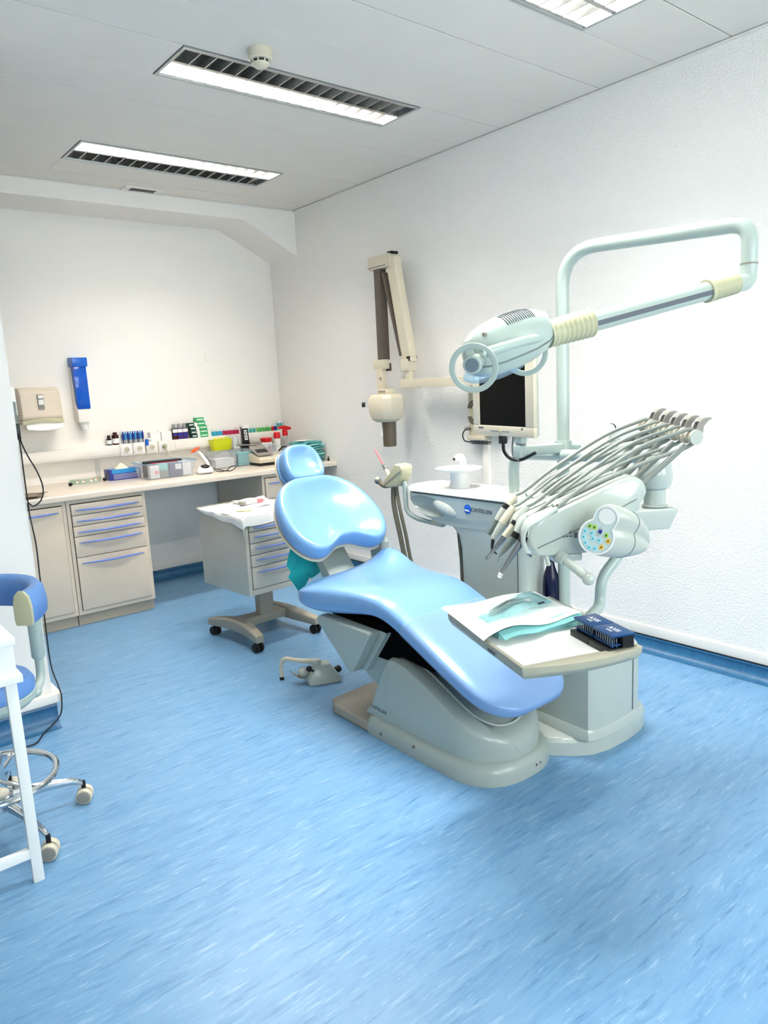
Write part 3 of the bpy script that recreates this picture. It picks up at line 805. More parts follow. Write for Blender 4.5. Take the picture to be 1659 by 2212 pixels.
# two napkin dispensers of clear plastic
for i, (x0, x1, m_, wd) in enumerate(((2.600, 2.795, 'label', 'white'), (2.805, 2.985, 'teal', 'teal'))):
    t = thing('napkin_holder', ((x0 + x1) / 2, 5.42, ZW), 'clear acrylic holder stacked with %s napkins' % wd, 'napkin holder', 'acrylic napkin holders')
    h = MB(); y0, y1 = 5.355, 5.50
    h.box((x0, y0, ZW), (x0 + .003, y1, ZW + .125)).box((x1 - .003, y0, ZW), (x1, y1, ZW + .125)).box((x0 + .003, y1 - .003, ZW), (x1 - .003, y1, ZW + .135)).box((x0 + .003, y0, ZW), (x1 - .003, y1 - .003, ZW + .003))
    h.build('acrylic_case', 'clear', t)
    MB().prism([(x0 + .003, ZW + .003), (x1 - .003, ZW + .003), (x1 - .003, ZW + .118), (x1 - .05, ZW + .118), ((x0 + x1) / 2 + .03, ZW + .135), ((x0 + x1) / 2 - .03, ZW + .135), (x0 + .05, ZW + .118), (x0 + .003, ZW + .118)], 'y', y0, y0 + .003).build('front_pane', 'clear', t)
    nn = 5 if i == 0 else 7
    for k in range(nn):
        z = ZW + .006 + k * .0145
        MB().box((x0 + .010 + .004 * (k % 2), y0 + .008, z), (x1 - .010 - .003 * (k % 3), y1 - .010, z + .0135)).build('napkin', m_, t, bevel=.003)

# scale-like device with angled clear display
t = thing('bur_stand', (3.0, 5.24, ZW), 'cream sloping stand with a black foot and printed chart, beside the headrest', 'stand')
MB().box((2.915, 5.19, ZW), (3.20, 5.36, ZW + .024)).build('black_foot', 'black', t, bevel=.003)
MB().prism([(5.185, ZW + .024), (5.18, ZW + .052), (5.22, ZW + .072), (5.36, ZW + .10), (5.37, ZW + .024)], 'x', 2.91, 3.21).build('body', 'ivoryl', t, bevel=.004)
MB().obox((2.985, 5.285, ZW + .118), (.070, 0, 0), (0, .070, .035), (0, -.001, .0015)).build('chart', 'card', t)
MB().obox((2.985, 5.275, ZW + .117), (.050, 0, 0), (0, .022, .011), (0, -.001, .0020)).build('chart_print', 'inkd', t)
MB().obox((3.10, 5.30, ZW + .125), (.055, 0, 0), (0, .060, .035), (0, -.001, .002)).build('clear_flap', 'clear', t)
for k in range(5):
    MB().cyl((3.085 + k * .016, 5.33, ZW + .10), (3.085 + k * .016, 5.33, ZW + .145 + .008 * (k % 2)), .004, n=8).build('bur', 'steel', t)
MB().tube(spline([(2.88, 5.50, 1.055), (2.96, 5.46, 1.05), (3.03, 5.42, 1.04), (3.08, 5.38, 1.00)], 5), .006, 8).build('arm', 'card', t)

# dental study model
t = thing('jaw_model', (3.12, 5.42, .99), 'pink and white teaching model of a jaw', 'jaw model')
MB().prism(rrect(.11, .085, .03, 4, 3.12, 5.42), 'z', ZW, ZW + .09).build('stand_block', 'clear', t)
MB().lathe([(.036, .985), (.046, .995), (.044, 1.012), (.040, 1.022)], (3.12, 5.42, 0)).build('lower_gum', 'pink', t)
MB().lathe([(.040, 1.060), (.046, 1.072), (.052, 1.096), (.040, 1.100)], (3.12, 5.42, 0)).build('upper_gum', 'red', t)
for row, z in ((0, 1.031), (1, 1.052)):
    for k in range(9):
        a = PI + PI * (k + .5) / 9
        MB().ball((3.12 + .040 * math.cos(a), 5.42 + .040 * math.sin(a), z), (.0068, .0068, .012), 8, 6).build('tooth', 'white', t)

# red-capped bottle and red spray bottle
t = thing('disinfectant_bottle', (3.274, 5.50, ZW), 'white bottle with a rounded red cap beside the spray bottle', 'bottle')
MB().lathe([(.026, ZW), (.028, ZW + .004), (.028, ZW + .185), (.022, ZW + .192)], (3.274, 5.50, 0)).build('body', 'white', t)
MB().lathe([(.029, ZW + .190), (.029, ZW + .228), (.024, ZW + .240), (.010, ZW + .245)], (3.274, 5.50, 0)).build('cap', 'red', t)
t = thing('spray_bottle', (3.37, 5.52, ZW), 'clear spray bottle with a red trigger head in the corner', 'spray bottle')
MB().lathe([(.048, ZW), (.05, ZW + .005), (.05, ZW + .12), (.042, ZW + .16), (.020, ZW + .20), (.018, ZW + .215)], (3.37, 5.52, 0)).build('body', 'clear', t)
MB().lathe([(.047, ZW + .003), (.047, ZW + .06), (.046, ZW + .061)], (3.37, 5.52, 0)).build('liquid', 'film', t)
MB().lathe([(.024, ZW + .205), (.024, ZW + .240), (.018, ZW + .246)], (3.37, 5.52, 0)).build('collar', 'red', t)
MB().prism([(3.295, ZW + .272), (3.31, ZW + .288), (3.365, ZW + .292), (3.425, ZW + .275), (3.43, ZW + .255), (3.345, ZW + .243), (3.35, ZW + .262)], 'y', 5.507, 5.533).build('trigger_head', 'red', t, bevel=.004)
MB().tube(spline([(3.345, 5.52, ZW + .262), (3.320, 5.52, ZW + .255), (3.310, 5.52, ZW + .230)], 4), .006, 8).build('trigger', 'white', t)

# pile of folded masks
for k in range(9):
    z = ZW + .002 + k * .0185
    m_ = MB(); rings = []
    ph = k * 1.3; am = .005 if k else 0.0
    for i in range(25):
        s_ = i / 24; x = 3.238 + .205 * s_ + .006 * math.sin(k * 2.1)
        wv = am * (math.sin(8 * s_ + ph) + .5 * math.sin(19 * s_ + 2 * ph)); zz = z + max(wv, -.003 if k else 0)
        y0 = 5.045 + .010 * math.sin(k * 1.7) + .006 * math.sin(15 * s_ + ph); y1 = 5.25
        hh = .0125 + .002 * math.sin(11 * s_ + ph)
        rings.append([(x, y0 + .004, zz), (x, y0, zz + hh * .5), (x, y0 + .004, zz + hh), (x, y1, zz + hh), (x, y1, zz)])
    m_.loft(rings)
    m_.build('folded_mask', 'tealm' if k % 2 else 'tealm2', smooth=60, label=['lowest', 'second lowest', 'third lowest', 'fourth lowest', 'middle', 'fourth from the top', 'third from the top', 'second from the top', 'topmost'][k] + ' folded teal mask in the pile in the corner', cat='mask', group='pile of folded masks')
MB().obox((3.315, 5.15, ZW + .176), (.055, .01, 0), (-.01, .045, 0), (0, 0, .002)).build('paper_slip', 'label', label='white paper slip lying on the pile of masks', cat='paper')
t = thing('small_vial', (3.455, 5.02, ZW), 'tiny black vial at the right end of the worktop', 'vial')
MB().lathe([(.009, ZW), (.009, ZW + .018), (.004, ZW + .022)], (3.452, 5.0, 0), n=12).build('body', 'black', t)
MB().cyl((3.452, 5.0, ZW + .02), (3.452, 5.0, ZW + .04), .004, n=8).build('neck', 'inkd', t)

# dark bowl at the left end of the worktop
t = thing('shallow_dish', (1.17, 5.00, ZW), 'shallow brown dish on the worktop beside the partition', 'dish')
MB().lathe([(.03, ZW), (.05, ZW + .004), (.10, ZW + .018), (.098, ZW + .020), (.05, ZW + .008), (.004, ZW + .006)], (1.135, 5.03, 0)).build('dish_body', 'wood', t)
MB().obox((1.23, 5.06, ZW + .020), (.03, .015, 0), (-.004, .008, 0), (0, 0, .002)).build('rim_tab', 'wood', t)

# cable and bracket on the end of the partition
t = thing('wall_cable', (0.79, 3.52, 0.0), 'black cable looping down the end of the partition to the floor', 'cable')
MB().tube(spline([(.788, 3.52, 1.37), (.796, 3.51, 1.31), (.810, 3.49, 1.255), (.836, 3.48, 1.185), (.849, 3.475, 1.114), (.834, 3.475, 1.062), (.800, 3.475, 1.040), (.782, 3.485, 1.055), (.784, 3.50, 1.02), (.786, 3.487, .95), (.792, 3.487, .86), (.790, 3.487, .73), (.786, 3.487, .5), (.786, 3.487, .30), (.800, 3.458, .195), (.805, 3.452, .14), (.788, 3.45, .058), (.706, 3.431, .006), (.658, 3.357, .006), (.612, 3.35, .006), (.561, 3.348, .006), (.40, 3.34, .006)], 5), .0032, 8).build('cord', 'black', t)
MB().tube(spline([(.785, 3.51, 1.36), (.783, 3.492, 1.30), (.782, 3.490, 1.2), (.782, 3.490, 1.1), (.784, 3.492, 1.03)], 5), .003, 8).build('straight_cord', 'black', t)
MB().box((.779, 3.515, 1.335), (.797, 3.56, 1.405)).build('connector', 'black', t, bevel=.002)
t = thing('wall_bracket', (.79, 3.55, 1.40), 'slim white bracket with a dark edge on the end of the partition', 'bracket')
MB().box((.779, 3.515, 1.44), (.796, 3.62, 1.565)).build('bracket_plate', 'trimw', t, bevel=.003)
MB().box((.779, 3.512, 1.41), (.792, 3.53, 1.50)).build('dark_edge', 'dgrey', t, bevel=.002)
t = MB().cyl((.84, 4.945, .175), (.84, 4.92, .175), .02, n=16).build('door_stop', 'black', label='round black rubber stop low on the single-door cabinet', cat='door stop')

# ================================================================== MOBILE DRAWER TROLLEY
TR = Matrix.Translation((1.92, 3.655, 0)) @ Matrix.Rotation(math.radians(4), 4, 'Z')
t = thing('drawer_trolley', (2.14, 3.9, 0), 'cream drawer trolley on a castered base beside the chair back', 'trolley')
WB, DB, Z0, Z1 = .445, .515, .33, .785
c = MB(); c.box((0, 0, Z0), (.024, DB, Z1)).box((WB - .024, 0, Z0), (WB, DB, Z1)).box((.024, 0, Z0), (WB - .024, DB, Z0 + .035)).box((.024, DB - .02, Z0 + .035), (WB - .024, DB, Z1)).box((.024, 0, Z1 - .03), (WB - .024, DB - .02, Z1))
c.tf(TR).build('carcass', 'trolley', t, bevel=.004)
MB().box((.024, .014, Z0 + .035), (WB - .024, .018, Z1 - .03)).tf(TR).build('shadow_gap', 'creamd', t)
zs = [Z0 + .037, .497, .568, .636, .703, .757]
for a, b in zip(zs[:-1], zs[1:]):
    d = MB().box((.028, -.006, a + .0018), (WB - .028, .014, b - .0018)).tf(TR).build('drawer', 'trolley', t, bevel=.002)
    h = MB(); n = 10; P = []; R_ = []
    for i in range(n + 1):
        s_ = i / n; P.append((.055 + (WB - .11) * s_, -.010 - .020 * math.sin(PI * s_), b - .030)); R_.append(.0055 * (.5 + .5 * math.sin(PI * s_) ** .5))
    h.tube(P, R_, 8).tf(TR).build('handle', 'handle', d)
tp = MB(); e = .008
tp.box((-e, -e, Z1), (WB + e, DB + e, Z1 + .006)).box((-e, DB, Z1 + .006), (WB + e, DB + e, Z1 + .022)).box((-e, -e, Z1 + .006), (-e + .006, DB, Z1 + .014)).box((WB + e - .006, -e, Z1 + .006), (WB + e, DB, Z1 + .014))
tp.tf(TR).build('top_tray', 'tray', t, bevel=.002)
MB().prism(rrect(.105, .055, .008, 3, .245, .235), 'z', .115, Z0).tf(TR).build('column', 'base', t, bevel=.002)
# H-shaped base: two legs front to back and a cross member
for sx in (.0, .445):
    sg = 1 if sx == 0 else -1
    rings = []
    for i in range(15):
        s_ = i / 14; y = -.055 + .545 * s_
        q = math.sin(PI * s_)
        x = sx + sg * (.010 + .035 * q); w = .026 + .010 * q; zc = .085 + .022 * q; hh = .022 + .012 * q
        rings.append([(x - w, y, zc - hh), (x + w, y, zc - hh), (x + w, y, zc + hh * .7), (x + w * .7, y, zc + hh), (x - w * .7, y, zc + hh), (x - w, y, zc + hh * .7)])
    MB().loft(rings).tf(TR).build('base_leg', 'base', t, bevel=.004)
rings = []
for i in range(11):
    s_ = i / 10; x = .045 + .355 * s_; q = abs(2 * s_ - 1) ** 2
    rings.append([(x, .200 - .02 * q, .082), (x, .300 + .03 * q, .082), (x, .300 + .03 * q, .125), (x, .290 + .03 * q, .133), (x, .210 - .02 * q, .133), (x, .200 - .02 * q, .125)])
MB().loft(rings).tf(TR).build('cross_member', 'base', t, bevel=.003)
for k, (cx, cy) in enumerate(((.012, -.022), (.433, -.022), (.012, .455), (.433, .455))):
    cs = MB()
    for dx in (-.014, .014):
        cs.lathe([(.010, -.009), (.027, -.008), (.0285, -.003), (.0285, .003), (.027, .008), (.010, .009)], (cx + dx, cy, .0285), (1, .25, 0), 18)
    cs.cyl((cx, cy, .0285), (cx, cy, .07), .009, n=10)
    w = cs.tf(TR).build('caster', 'rubber', t)
    MB().cyl((cx - .0245, cy - .006, .0285), (cx - .027, cy - .0066, .0285), .013, n=14).tf(TR).build('hub_cap', 'black', w)

# paper cover on the trolley
def sheet(name, m, fn, nx, ny, th, **k):
    """thin solid sheet from fn(u,v) -> point, given thickness th along +z/normal"""
    top = [[Vector(fn(i / nx, j / ny)) for j in range(ny + 1)] for i in range(nx + 1)]
    mb = MB(); idx = {}
    nrm = {}
    for i in range(nx + 1):
        for j in range(ny + 1):
            du = top[min(i + 1, nx)][j] - top[max(i - 1, 0)][j]; dv = top[i][min(j + 1, ny)] - top[i][max(j - 1, 0)]
            nn = du.cross(dv); nrm[i, j] = nn.normalized() if nn.length > 1e-9 else Vector((0, 0, 1))
    V = []; F = []
    N = (nx + 1) * (ny + 1)
    for i in range(nx + 1):
        for j in range(ny + 1): V.append(top[i][j])
    for i in range(nx + 1):
        for j in range(ny + 1): V.append(top[i][j] - nrm[i, j] * th)
    def I(i, j): return i * (ny + 1) + j
    for i in range(nx):
        for j in range(ny):
            F.append((I(i, j), I(i + 1, j), I(i + 1, j + 1), I(i, j + 1)))
            F.append((N + I(i, j + 1), N + I(i + 1, j + 1), N + I(i + 1, j), N + I(i, j)))
    for i in range(nx):
        F.append((I(i + 1, 0), I(i, 0), N + I(i, 0), N + I(i + 1, 0))); F.append((I(i, ny), I(i + 1, ny), N + I(i + 1, ny), N + I(i, ny)))
    for j in range(ny):
        F.append((I(0, j), I(0, j + 1), N + I(0, j + 1), N + I(0, j))); F.append((I(nx, j + 1), I(nx, j), N + I(nx, j), N + I(nx, j + 1)))
    mb.add(V, F)
    return mb, k


ztop = Z1 + .016


def pap(u, v):
    # u along front-back hang, v across
    x = -.045 + (WB + .05) * u; y = -.045 + (DB + .03) * v
    z = ztop + .003 + .002 * math.sin(11 * u + 5 * v) * math.sin(7 * v)
    if x < -.008:
        d = -.008 - x; x = -.012 - .10 * 0; z -= d * 1.6 * (1.25 - v) + .004 * math.sin(17 * v); x = -.013 - .004 * math.sin(12 * v)
    if y < -.010:
        d = -.010 - y; y = -.014 - .004 * math.sin(9 * u); z -= d * (1.35 + .5 * math.sin(4.2 * u + .3))
    return TR @ Vector((x, y, z))


sh, _ = sheet('paper', 'paper', pap, 34, 34, .0012)
po = thing('paper_cover', TR @ Vector((.22, .25, ztop)), 'crumpled white paper cover draped over the drawer trolley', 'paper')
sh.build('paper_sheet', 'paper', po, smooth=70)
st = MB()
st.add([TR @ Vector((.11 + .055 * math.cos(a) * (1 + .3 * math.sin(3 * a)), .15 + .035 * math.sin(a), ztop + .0055)) for a in [2 * PI * k / 16 for k in range(16)]] , [tuple(range(16))])
st.build('yellow_stain', 'stain', po)
t = thing('small_packet', TR @ Vector((.30, .34, ztop)), 'small pale packet with a pink end lying on the trolley paper', 'packet')
MB().box((.20, .31, ztop + .008), (.33, .345, ztop + .028)).tf(TR).build('packet_body', 'label', t, bevel=.002)
MB().box((.30, .309, ztop + .008), (.345, .346, ztop + .0285)).tf(TR).build('pink_end', 'pink', t, bevel=.002)
MB().box((.185, .305, ztop + .008), (.215, .35, ztop + .029)).tf(TR).build('grey_end', 'card', t, bevel=.002)
t = thing('gauze_wrap', TR @ Vector((.32, .42, ztop)), 'crumpled white wrapping at the back of the trolley top', 'wrapping')
def gz(u, v): return TR @ Vector((.20 + .22 * u, .37 + .10 * v, ztop + .012 + .016 * abs(math.sin(6 * u + 3 * v)) * math.sin(PI * v)))
sh, _ = sheet('g', 'paper', gz, 14, 8, .001); sh.build('wrap_sheet', 'paper', t, smooth=60)
t = thing('dental_tweezers', TR @ Vector((.26, .17, ztop)), 'fine steel tweezers and probe lying on the trolley paper', 'tweezers')
MB().tube([TR @ Vector(p) for p in ((.19, .15, ztop + .009), (.26, .165, ztop + .012), (.33, .175, ztop + .010))], [.0015, .0025, .0012], 6).build('arm', 'steel', t)
MB().tube([TR @ Vector(p) for p in ((.19, .15, ztop + .009), (.25, .150, ztop + .012), (.30, .14, ztop + .010))], [.0015, .0025, .0012], 6).build('arm', 'steel', t)
MB().tube([TR @ Vector(p) for p in ((.26, .20, ztop + .009), (.275, .21, ztop + .012), (.28, .225, ztop + .010))], .0015, 6).build('probe_tip', 'steel', t)

# ================================================================== STOOL
hx, hy = .385, 2.72
t = thing('operator_stool', (hx, hy, 0), 'blue padded stool with a wrap-around rest and chrome five-star base', 'stool')
for k in range(5):
    a = math.radians(72 * k); d = Vector((math.cos(a), math.sin(a), 0)); o = Vector((hx, hy, 0)); s_ = Vector((-d.y, d.x, 0))
    rings = []
    for (r, z, w, h) in ((.02, .125, .030, .050), (.10, .122, .026, .044), (.18, .112, .022, .036), (.245, .098, .019, .028), (.275, .085, .016, .024), (.286, .072, .013, .02)):
        c_ = o + d * r + Vector((0, 0, z))
        rings.append([c_ + s_ * w * math.cos(q) * .5 + Vector((0, 0, h * .5 * math.sin(q))) for q in [2 * PI * j / 12 for j in range(12)]])
    MB().loft(rings).build('base_arm', 'chrome', t)
    cx, cy = hx + d.x * .285, hy + d.y * .285
    aa = math.radians(200 if k == 0 else 150 + 40 * k)
    ax = Vector((-.45, -.9, 0)) if k in (0, 4) else Vector((math.cos(aa), math.sin(aa), 0))
    ax.normalize(); cs = MB()
    for q in (-1, 1):
        cs.lathe([(.012, -.012), (.0275, -.011), (.0295, -.005), (.0295, .006), (.027, .010), (.012, .011)], Vector((cx, cy, .0295)) + ax * .016 * q, ax, 20)
    w = cs.build('caster', 'ivoryl', t)
    MB().lathe([(.0235, .0), (.0235, .003), (.020, .004)], Vector((cx, cy, .0295)) + ax * .026, ax, 20).build('hub_cap', 'card', w)
    hb = []
    for q in range(9):
        an = PI * q / 8 - .1
    MB().cyl((cx, cy, .055), (cx, cy, .085), .008, n=10).build('caster_stem', 'black', w)
MB().lathe([(.045, .095), (.05, .10), (.05, .145), (.035, .155), (.030, .30), (.018, .302), (.018, .45)], (hx, hy, 0)).build('gas_lift', 'chrome', t)
MB().tube([(hx + .198 * math.cos(2 * PI * j / 48), hy + .198 * math.sin(2 * PI * j / 48), .205) for j in range(48)], .0115, 10, closed=True).build('foot_ring', 'chrome', t)
for k in range(3):
    a = math.radians(60 + 120 * k)
    MB().tube([(hx + .03 * math.cos(a), hy + .03 * math.sin(a), .20), (hx + .19 * math.cos(a), hy + .19 * math.sin(a), .205)], .007, 8).build('ring_spoke', 'chrome', t)
MB().ball((.375, 2.60, .205), (.03, .02, .022)).build('ring_clamp', 'ivoryl', t)
MB().lathe([(.04, .475), (.155, .478), (.170, .495), (.170, .515), (.160, .520)], (hx, hy, 0), n=36).build('seat_shell', 'lampw', t)
MB().lathe([(.155, .505), (.167, .520), (.167, .545), (.152, .568), (.11, .580), (.01, .582)], (hx, hy, 0), n=36).build('seat', 'vinyl2', t, label='blue round seat cushion')
# rest: curved pad, end cap, stem
cxr, cyr, rr = .376, 2.79, .232
arc = [math.radians(-48 + 200 * i / 24) for i in range(25)]
rings = []
for a in arc:
    d = Vector((math.cos(a), math.sin(a), 0)); c_ = Vector((cxr, cyr, 0)) + d * rr
    pr = [(-.027, .745), (.020, .745), (.030, .758), (.032, .80), (.026, .838), (.010, .858), (-.010, .858), (-.026, .842), (-.030, .80)]
    rings.append([c_ + d * p + Vector((0, 0, z + .014)) for p, z in pr])
MB().loft(rings).build('rest_pad', 'vinyl2', t, smooth=50)
a = arc[0]; d = Vector((math.cos(a), math.sin(a), 0)); tg = Vector((d.y, -d.x, 0)); c_ = Vector((cxr, cyr, 0)) + d * rr
pr = [(-.029, .742), (.029, .742), (.034, .76), (.034, .81), (.026, .845), (.010, .862), (-.010, .862), (-.026, .845), (-.033, .81), (-.033, .76)]
MB().loft([[c_ + d * p + Vector((0, 0, z + .014)) for p, z in pr], [c_ + tg * .012 + d * p + Vector((0, 0, z + .014)) for p, z in pr]]).build('end_cap', 'ivory', t, bevel=.004)
p0 = Vector((.594, 2.80, 0))
MB().tube([p0 + Vector((0, 0, .76)), p0 + Vector((.0, 0, .58)), p0 + Vector((0, 0, .572))], [.0235, .0235, .019], 18).build('rest_stem_sleeve', 'lampw', t)
MB().tube(fillet([p0 + Vector((0, 0, .60)), p0 + Vector((0, 0, .490)), Vector((.545, 2.72, .470)), Vector((.42, 2.62, .468))], .05, 8), .0155, 14).build('rest_stem', 'lampw', t)
MB().ball((.548, 2.725, .474), (.026, .026, .017)).build('stem_joint', 'lampw', t)

# ================================================================== WHITE CONSOLE TABLE
t = thing('console_table', (0.0, 2.45, 0), 'white metal side table at the lower left edge of the picture', 'table')
MB().box((-.55, 2.335, .784), (.438, 2.60, .806)).build('table_top', 'white', t, bevel=.003)
MB().box((-.54, 2.345, .69), (.432, 2.59, .784)).build('apron', 'white', t, bevel=.002)
MB().box((-.555, 2.33, .666), (.444, 2.605, .690)).build('lower_rail', 'white', t, bevel=.002)
for (x, y) in ((.396, 2.345), (.08, 2.565), (-.54, 2.345), (-.54, 2.565)):
    MB().box((x, y, 0), (x + .032, y + .022, .667)).build('leg', 'white', t, bevel=.002)
MB().box((-.51, 2.347, .085), (.397, 2.365, .118)).build('stretcher', 'white', t, bevel=.002)
MB().box((-.51, 2.567, .085), (.081, 2.585, .118)).build('stretcher', 'white', t, bevel=.002)

# ================================================================== WALL X-RAY ARM
t = thing('xray_unit', (3.42, 3.5, 1.06), 'wall-mounted dental x-ray unit with a folded cream and brown arm', 'x-ray unit')
MB().box((3.30, 3.16, 1.462), (3.372, 3.86, 1.520)).build('horizontal_arm', 'ivoryl', t, bevel=.004)
MB().box((3.372, 3.13, 1.44), (XR - .001, 3.27, 1.54)).build('wall_bracket', 'ivoryl', t, bevel=.004)
MB().cyl((3.335, 3.80, 1.520), (3.335, 3.80, 1.60), .030, n=20).build('pivot_post', 'ivoryl', t)
MB().box((3.295, 3.765, 1.575), (3.375, 3.845, 1.655)).build('pivot_collar', 'ivoryl', t, bevel=.006)
MB().box((3.300, 3.755, 1.64), (3.370, 3.785, 1.672)).build('collar_gap', 'black', t)
a0, a1 = Vector((3.335, 3.79, 1.63)), Vector((3.345, 3.935, 2.335))
MB().bar(a0, a1, .062, .085, up=(0, 1, 0)).build('rear_arm', 'ivoryl', t, bevel=.005)
MB().bar(a0 + Vector((-.012, .058, .05)), a1 + Vector((-.012, .075, -.09)), .045, .022, up=(0, 1, 0)).build('rear_arm_cover', 'brown', t, bevel=.002)
MB().box((3.300, 3.915, 2.275), (3.368, 4.15, 2.362)).build('elbow_box', 'ivoryl', t, bevel=.006)
MB().box((3.297, 3.96, 2.288), (3.371, 4.152, 2.291)).build('elbow_seam', 'ink', t)
MB().box((3.306, 3.90, 2.355), (3.365, 3.945, 2.372)).build('elbow_gap', 'black', t)
MB().box((3.305, 4.035, 1.66), (3.365, 4.10, 2.28)).build('front_arm', 'brown', t, bevel=.004)
MB().box((3.290, 4.02, 1.60), (3.345, 4.14, 1.665)).build('front_collar', 'ivoryl', t, bevel=.005)
MB().box((3.345, 4.03, 1.585), (3.372, 4.085, 1.64)).build('collar_gap', 'brown', t, bevel=.004)
MB().box((3.292, 4.040, 1.44), (3.330, 4.105, 1.605)).build('yoke', 'ivoryl', t, bevel=.004)
MB().cyl((3.288, 4.062, 1.535), (3.295, 4.062, 1.535), .012, n=14).build('yoke_screw', 'card', t)
# tube head: faceted block
P8 = lambda y, z, wy, wx, ch: [(3.245 + sx * (wx - (ch if k else 0)), y + sy * (wy - (0 if k else ch)), z) for (sx, sy, k) in ((1, 1, 0), (1, 1, 1))]


def oct_ring(z, wx, wy, ch, cx=3.27, cy=3.985):
    return [(cx + a, cy + b, z) for a, b in ((wx, wy - ch), (wx - ch, wy), (-wx + ch, wy), (-wx, wy - ch), (-wx, -wy + ch), (-wx + ch, -wy), (wx - ch, -wy), (wx, -wy + ch))]


MB().loft([oct_ring(1.235, .062, .072, .03), oct_ring(1.255, .085, .10, .04), oct_ring(1.30, .098, .120, .045), oct_ring(1.40, .098, .120, .045), oct_ring(1.425, .085, .10, .04)]).build('tube_head', 'ivoryl', t, bevel=.003)
MB().box((3.235, 3.93, 1.42), (3.305, 4.04, 1.462)).build('head_top', 'ivoryl', t, bevel=.005)
MB().box((3.232, 3.945, 1.440), (3.238, 4.02, 1.452)).build('label_recess', 'card', t)
MB().cyl((3.17, 4.10, 1.36), (3.158, 4.115, 1.36), .018, n=14).build('side_knob', 'black', t)
MB().lathe([(.050, 1.24), (.050, 1.225), (.046, 1.065), (.040, 1.063), (.040, 1.07)], (3.27, 3.965, 0)).build('cone', 'cone', t)
MB().obox((3.228, 3.985, 1.165), (.0012, .0008, 0), (-.011, .011, 0), (0, 0, .028)).build('cone_label', 'label', t)

# x-ray control box
t = thing('xray_control_box', (3.44, 3.24, 1.13), 'cream x-ray control box on the wall left of the monitor', 'control box')
MB().box((3.418, 3.03, 1.140), (XR, 3.335, 1.430)).build('case', 'ivoryl', t, bevel=.004)
MB().box((3.4165, 3.05, 1.172), (3.419, 3.325, 1.41)).build('face_panel', 'ivory', t)
for r0 in (.044, .025):
    for z0, sg in ((1.315, 1), (1.265, -1)):
        n = 11
        for k in range(n):
            a = PI * (k + .5) / n
            MB().obox((3.416, 3.288 + r0 * math.cos(a), z0 + sg * r0 * math.sin(a)), (.0008, 0, 0), Vector((0, math.cos(a), sg * math.sin(a))) * .0080, Vector((0, -math.sin(a), sg * math.cos(a))) * (.0058 if r0 > .03 else .0034)).build('tooth_key', 'brown', t)
MB().box((3.40, 3.20, 1.115), (XR, 3.34, 1.140)).build('lower_tray', 'ivoryl', t, bevel=.003)
MB().cyl((3.416, 3.315, 1.19), (3.395, 3.345, 1.185), .011, n=12).build('jack_plug', 'brown', t)
MB().tube(spline([(3.395, 3.345, 1.185), (3.39, 3.365, 1.15), (3.395, 3.355, 1.11), (3.41, 3.32, 1.10)], 5), .004, 8).build('lead', 'black', t)
co = [(3.415 + .010 * math.cos(2 * PI * k / 10), 3.32 - .0018 * k, 1.10 + .010 * math.sin(2 * PI * k / 10)) for k in range(96)]
MB().tube(co, .0028, 6).build('coiled_lead', 'black', t)
MB().box((3.444, 3.195, .10), (XR, 3.245, 1.115)).build('cable_duct', 'trimw', label='white vertical cable duct on the wall below the control box', cat='cable duct', bevel=.003)


# ================================================================== DENTAL CHAIR
CX = 2.0
ch = thing('dental_chair', (CX, 2.25, 0), 'light blue reclining dental chair on a grey base in the middle of the room', 'dental chair')


def capsule(x0, x1, y0, y1, rf, n=12, back=.03):
    """plan outline: rounded nose at the low-y end, nearly square at the other"""
    cx = (x0 + x1) / 2; hw = (x1 - x0) / 2; out = []
    for i in range(n * 2 + 1):
        a = PI + PI * i / (2 * n)
        ca, sa = math.cos(a), math.sin(a)
        out.append((cx + hw * (abs(ca) ** .8) * (1 if ca > 0 else -1), y0 + rf + rf * (abs(sa) ** .85) * (-1 if sa < 0 else 1)))
    out += [(x1, y1 - back), (x1 - back * .3, y1 - back * .3), (x1 - back, y1), (x0 + back, y1), (x0 + back * .3, y1 - back * .3), (x0, y1 - back)]
    return out


def stack(levels, name, m, parent, **k):
    return MB().loft([[(x, y, z) for x, y in pl] for z, pl in levels]).build(name, m, parent, **k)


stack([(0.0, capsule(1.772, 2.235, 1.676, 2.418, .22)), (.045, capsule(1.772, 2.235, 1.676, 2.418, .22)), (.072, capsule(1.784, 2.225, 1.690, 2.410, .215)), (.080, capsule(1.80, 2.21, 1.705, 2.40, .21))], 'base_skirt', 'chairb', ch, smooth=40)
MB().prism([(1.80, 2.69), (1.81, 2.715), (2.10, 2.735), (2.18, 2.70), (2.18, 2.35), (1.778, 2.35), (1.778, 2.66)], 'z', 0, .048).build('floor_plate', 'base', ch, bevel=.010, seg=3)
for p in ((1.7715, 2.30, .03), (1.7715, 2.09, .05), (2.035, 1.679, .035), (2.06, 1.682, .035)):
    MB().ball(p, .006, 8, 6).build('fixing_screw', 'brown', ch)

# slipper-shaped cover
prof = [(2.425, .085), (2.432, .105), (2.285, .352), (2.268, .368), (2.235, .372), (2.16, .362), (2.05, .322), (1.95, .276), (1.87, .235), (1.80, .200), (1.745, .170), (1.715, .140), (1.705, .110), (1.702, .080)]


def top_z(y):
    p = sorted([q for q in prof if q[1] > .079], key=lambda q: q[0])
    for a, b in zip(p[:-1], p[1:]):
        if a[0] <= y <= b[0] and b[0] > a[0]: return a[1] + (b[1] - a[1]) * (y - a[0]) / (b[0] - a[0])
    return .08


def half_w(y):
    # plan half width of the cover at y
    y0 = 1.700; rf = .21; hw = .205
    if y >= y0 + rf: return hw
    s_ = max(0, min(1, 1 - (y - y0) / rf)); return hw * max(.04, (1 - s_ ** 2.35)) ** .55


